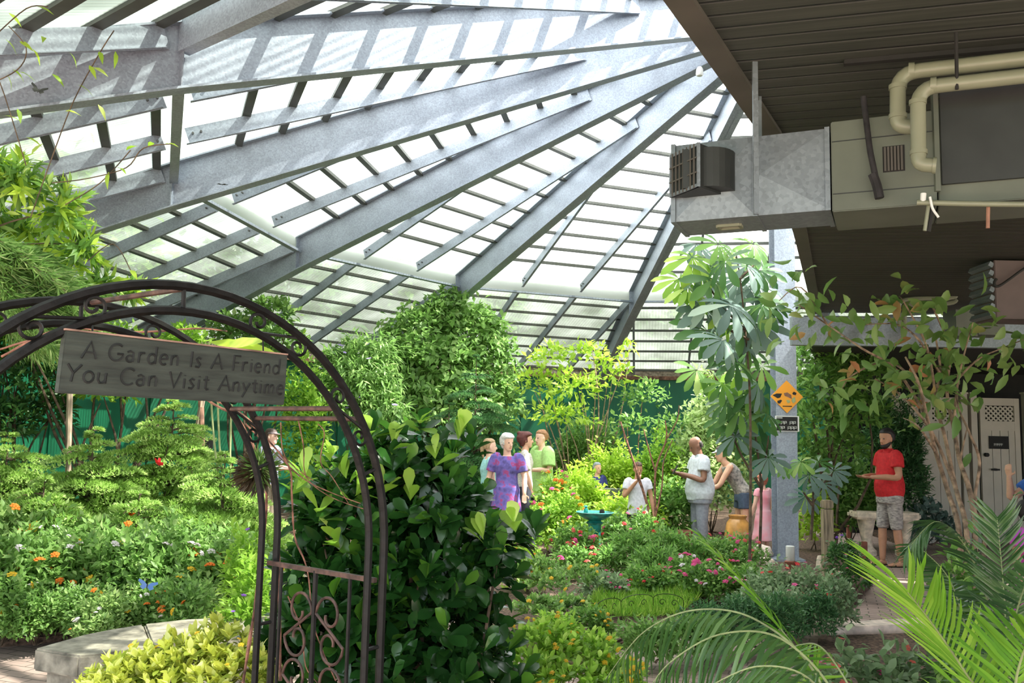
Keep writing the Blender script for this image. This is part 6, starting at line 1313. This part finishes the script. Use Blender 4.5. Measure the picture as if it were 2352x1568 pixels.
# concrete bench
Yn = 13.6; a_, b_ = at(1957, 1182, Yn), at(2108, 1182, Yn); t = thing('concrete_bench', 'cast concrete bench with shaped legs behind the man in the red shirt', 'bench', ((a_.x+b_.x)/2, Yn, 0)); zb2 = at(2030, 1175, Yn).z
cx_ = (a_.x+b_.x)/2; L_ = b_.x-a_.x
mb = MB(t.location)
pts = []
for k in range(13):
    u = -1+2*k/12; pts.append((cx_+u*L_/2, Yn-.24+.10*u*u))
for k in range(13):
    u = 1-2*k/12; pts.append((cx_+u*L_/2*.97, Yn+.16+.10*u*u))
mb.prism(pts, zb2-.11, zb2); mb.build('seat', MT['bench'], t, bevel=.03)
for sg_x in (-1, 1):
    mb = MB(t.location); xx = cx_+sg_x*L_*.29; prof = [(.15, 0), (.15, .07), (.10, .12), (.075, .2), (.09, .28), (.14, zb2-.13), (.15, zb2-.11)]
    mb.lathe((xx, Yn, 0), prof, 16, sx=.9, sy=1.2); mb.build('leg', MT['bench'], t, smooth=True)
# pale curb slab, low bollards, edging wire
c0, c1 = gr(1885, 1464), gr(2150, 1448); mb = MB(((c0+c1)/2)); mb.bar(c0+Vector((0, 0, .05)), c1+Vector((0, 0, .05)), .22, .10); oo = mb.build('curb_stone', MT['curb'], bevel=.008); oo.location = (c0+c1)/2; tag(oo, 'long pale concrete curb slab between the brick path and the palms', 'curb')
for i, (px, py, h_) in enumerate(((1950, 1235, .22), (1986, 1285, .26), (1955, 1215, .3))):
    q = gr(px, py); mb = MB(); mb.box((0, 0, h_/2), (.07, .07, h_)); oo = mb.build('edging_block', MT['terracotta'], bevel=.006); oo.location = q; tag(oo, ['low brick edging block left of the bench legs', 'low brick edging block nearest the bare feet of the man in red', 'low dark block behind the wooden post'][i], 'block')
we = thing('wire_edging', 'low looped wire edging fence in front of the moss mound', 'fence', gr(1400, 1460)); o = we.location
pp = [gr(1300, 1470), gr(1370, 1452), gr(1426, 1440), gr(1500, 1430), gr(1570, 1436)]
for a_, b_ in zip(pp, pp[1:]):
    h_ = .22
    P = [a_, a_+Vector((0, 0, h_))]+[a_.lerp(b_, .5)+(b_-a_)*.5*math.cos(PI-PI*k/8)+Vector((0, 0, h_+.05*math.sin(PI*k/8))) for k in range(1, 8)]+[b_+Vector((0, 0, h_)), b_]
    mb = MB(o); mb.tube(P, .003, 5); mb.build('wire_loop', MT['black_iron'], we)
    for u in (.3, .7):
        c_ = a_.lerp(b_, u)+Vector((0, 0, h_-.03)); dv = (b_-a_).normalized(); mb = MB(o); mb.tube([c_+(dv*math.cos(k*.6)+Vector((0, 0, 1))*math.sin(k*.6))*.035*(1-k/14) for k in range(12)], .003, 4); mb.build('wire_curl', MT['black_iron'], we)
# leaning poles in the left bed
for (x0, y0, x1, y1), lab, m in (((158, 1010, 160, 925), 'upright tan pole under the left part of the hanging sign', 'wood_pole'), ((436, 1095, 462, 935), 'pale pole leaning right, left one of the pair under the sign', 'wood_pole'), ((466, 1100, 462, 935), 'reddish upright pole, right one of the pair under the sign', 'rust')):
    Yq = 10.6; a_, b_ = at(x0, y0, Yq), at(x1, y1, Yq); d_ = (a_-b_); a_ = b_+d_*((b_.z)/(b_.z-a_.z)); b_ = b_-d_*.6
    mb = MB(a_); mb.tube([a_, b_], .035, 8); oo = mb.build('pole', MT[m], smooth=True); oo.location = a_; tag(oo, lab, 'pole')
q = at(480, 1018, 10.9); t = thing('plant_label', 'small dark plant label on a stick beside the pair of poles', 'label', (q.x, 10.9, 0)); mb = MB(t.location); mb.box(q, (.10, .01, .13)); mb.build('label_plate', MT['dark'], t); mb = MB(t.location); mb.tube([(q.x, 10.9, 0), q], .008, 6); mb.build('stick', MT['dark'], t)
# butterflies
def butterfly(label, p, s_, m, rz, rx=.3, m2='dark', perched=None):
    t = thing('butterfly', label, 'butterfly', p, rz)
    for sg_x in (1, -1):
        mb = MB(); W = [(0, .1), (.35, .55), (.95, .75), (1.0, .35), (.55, -.02), (.7, -.45), (.35, -.75), (.05, -.25)]; n = len(W)
        c_, z_ = math.cos(rx), math.sin(rx); V = [(sg_x*x*s_*c_, y*s_, x*s_*z_) for x, y in W]; V2 = [(a, b, c+.0006) for a, b, c in V]
        mb.add(V+V2, [tuple(range(n)), tuple(range(n, 2*n))[::-1]]+[(i, (i+1) % n, n+(i+1) % n, n+i) for i in range(n)]); mb.build('wing', MT[m], t)
    mb = MB(); mb.tube([(0, -.45*s_, 0), (0, 0, 0), (0, .4*s_, 0)], [.03*s_, .07*s_, .05*s_], 6); mb.build('insect_body', MT[m2], t)
    return t
MT['f_blue'] = leafmat('f_blue', (.10, .22, .55), (.16, .30, .68), trans=.2)
b_ = butterfly('bright blue butterfly flying low over the left flower bed', at(338, 1345, 5.75), .062, 'f_blue', .4, .15); b_.rotation_euler = (.5, .25, .4)
b_ = butterfly('red and white butterfly perched on the ferny pine under the sign', at(363, 1068, 9.0), .07, 'f_red', 1.2, 1.1); b_.rotation_euler = (.4, 0, 1.2)
b_ = butterfly('dark moth flying in front of the widest roof beam at upper left', at(88, 208, 6.0), .06, 'dark', .8, .4); b_.rotation_euler = (.9, .2, .5)
b_ = butterfly('small dark moth flying in front of the second roof beam', at(510, 424, 9.0), .06, 'dark', .2, .15); b_.rotation_euler = (.1, 0, .2)
# flood lamp on the beam near the hub
q = at(1607, 168, 12.0); t = thing('spot_light', 'small white spot lamp under a roof beam near the soffit edge', 'lamp', q); mb = MB(q); mb.lathe(q, [(.03, .09), (.05, .05), (.055, -.02), (.04, -.04)], 12); mb.build('lamp_housing', MT['white'], t, smooth=True)
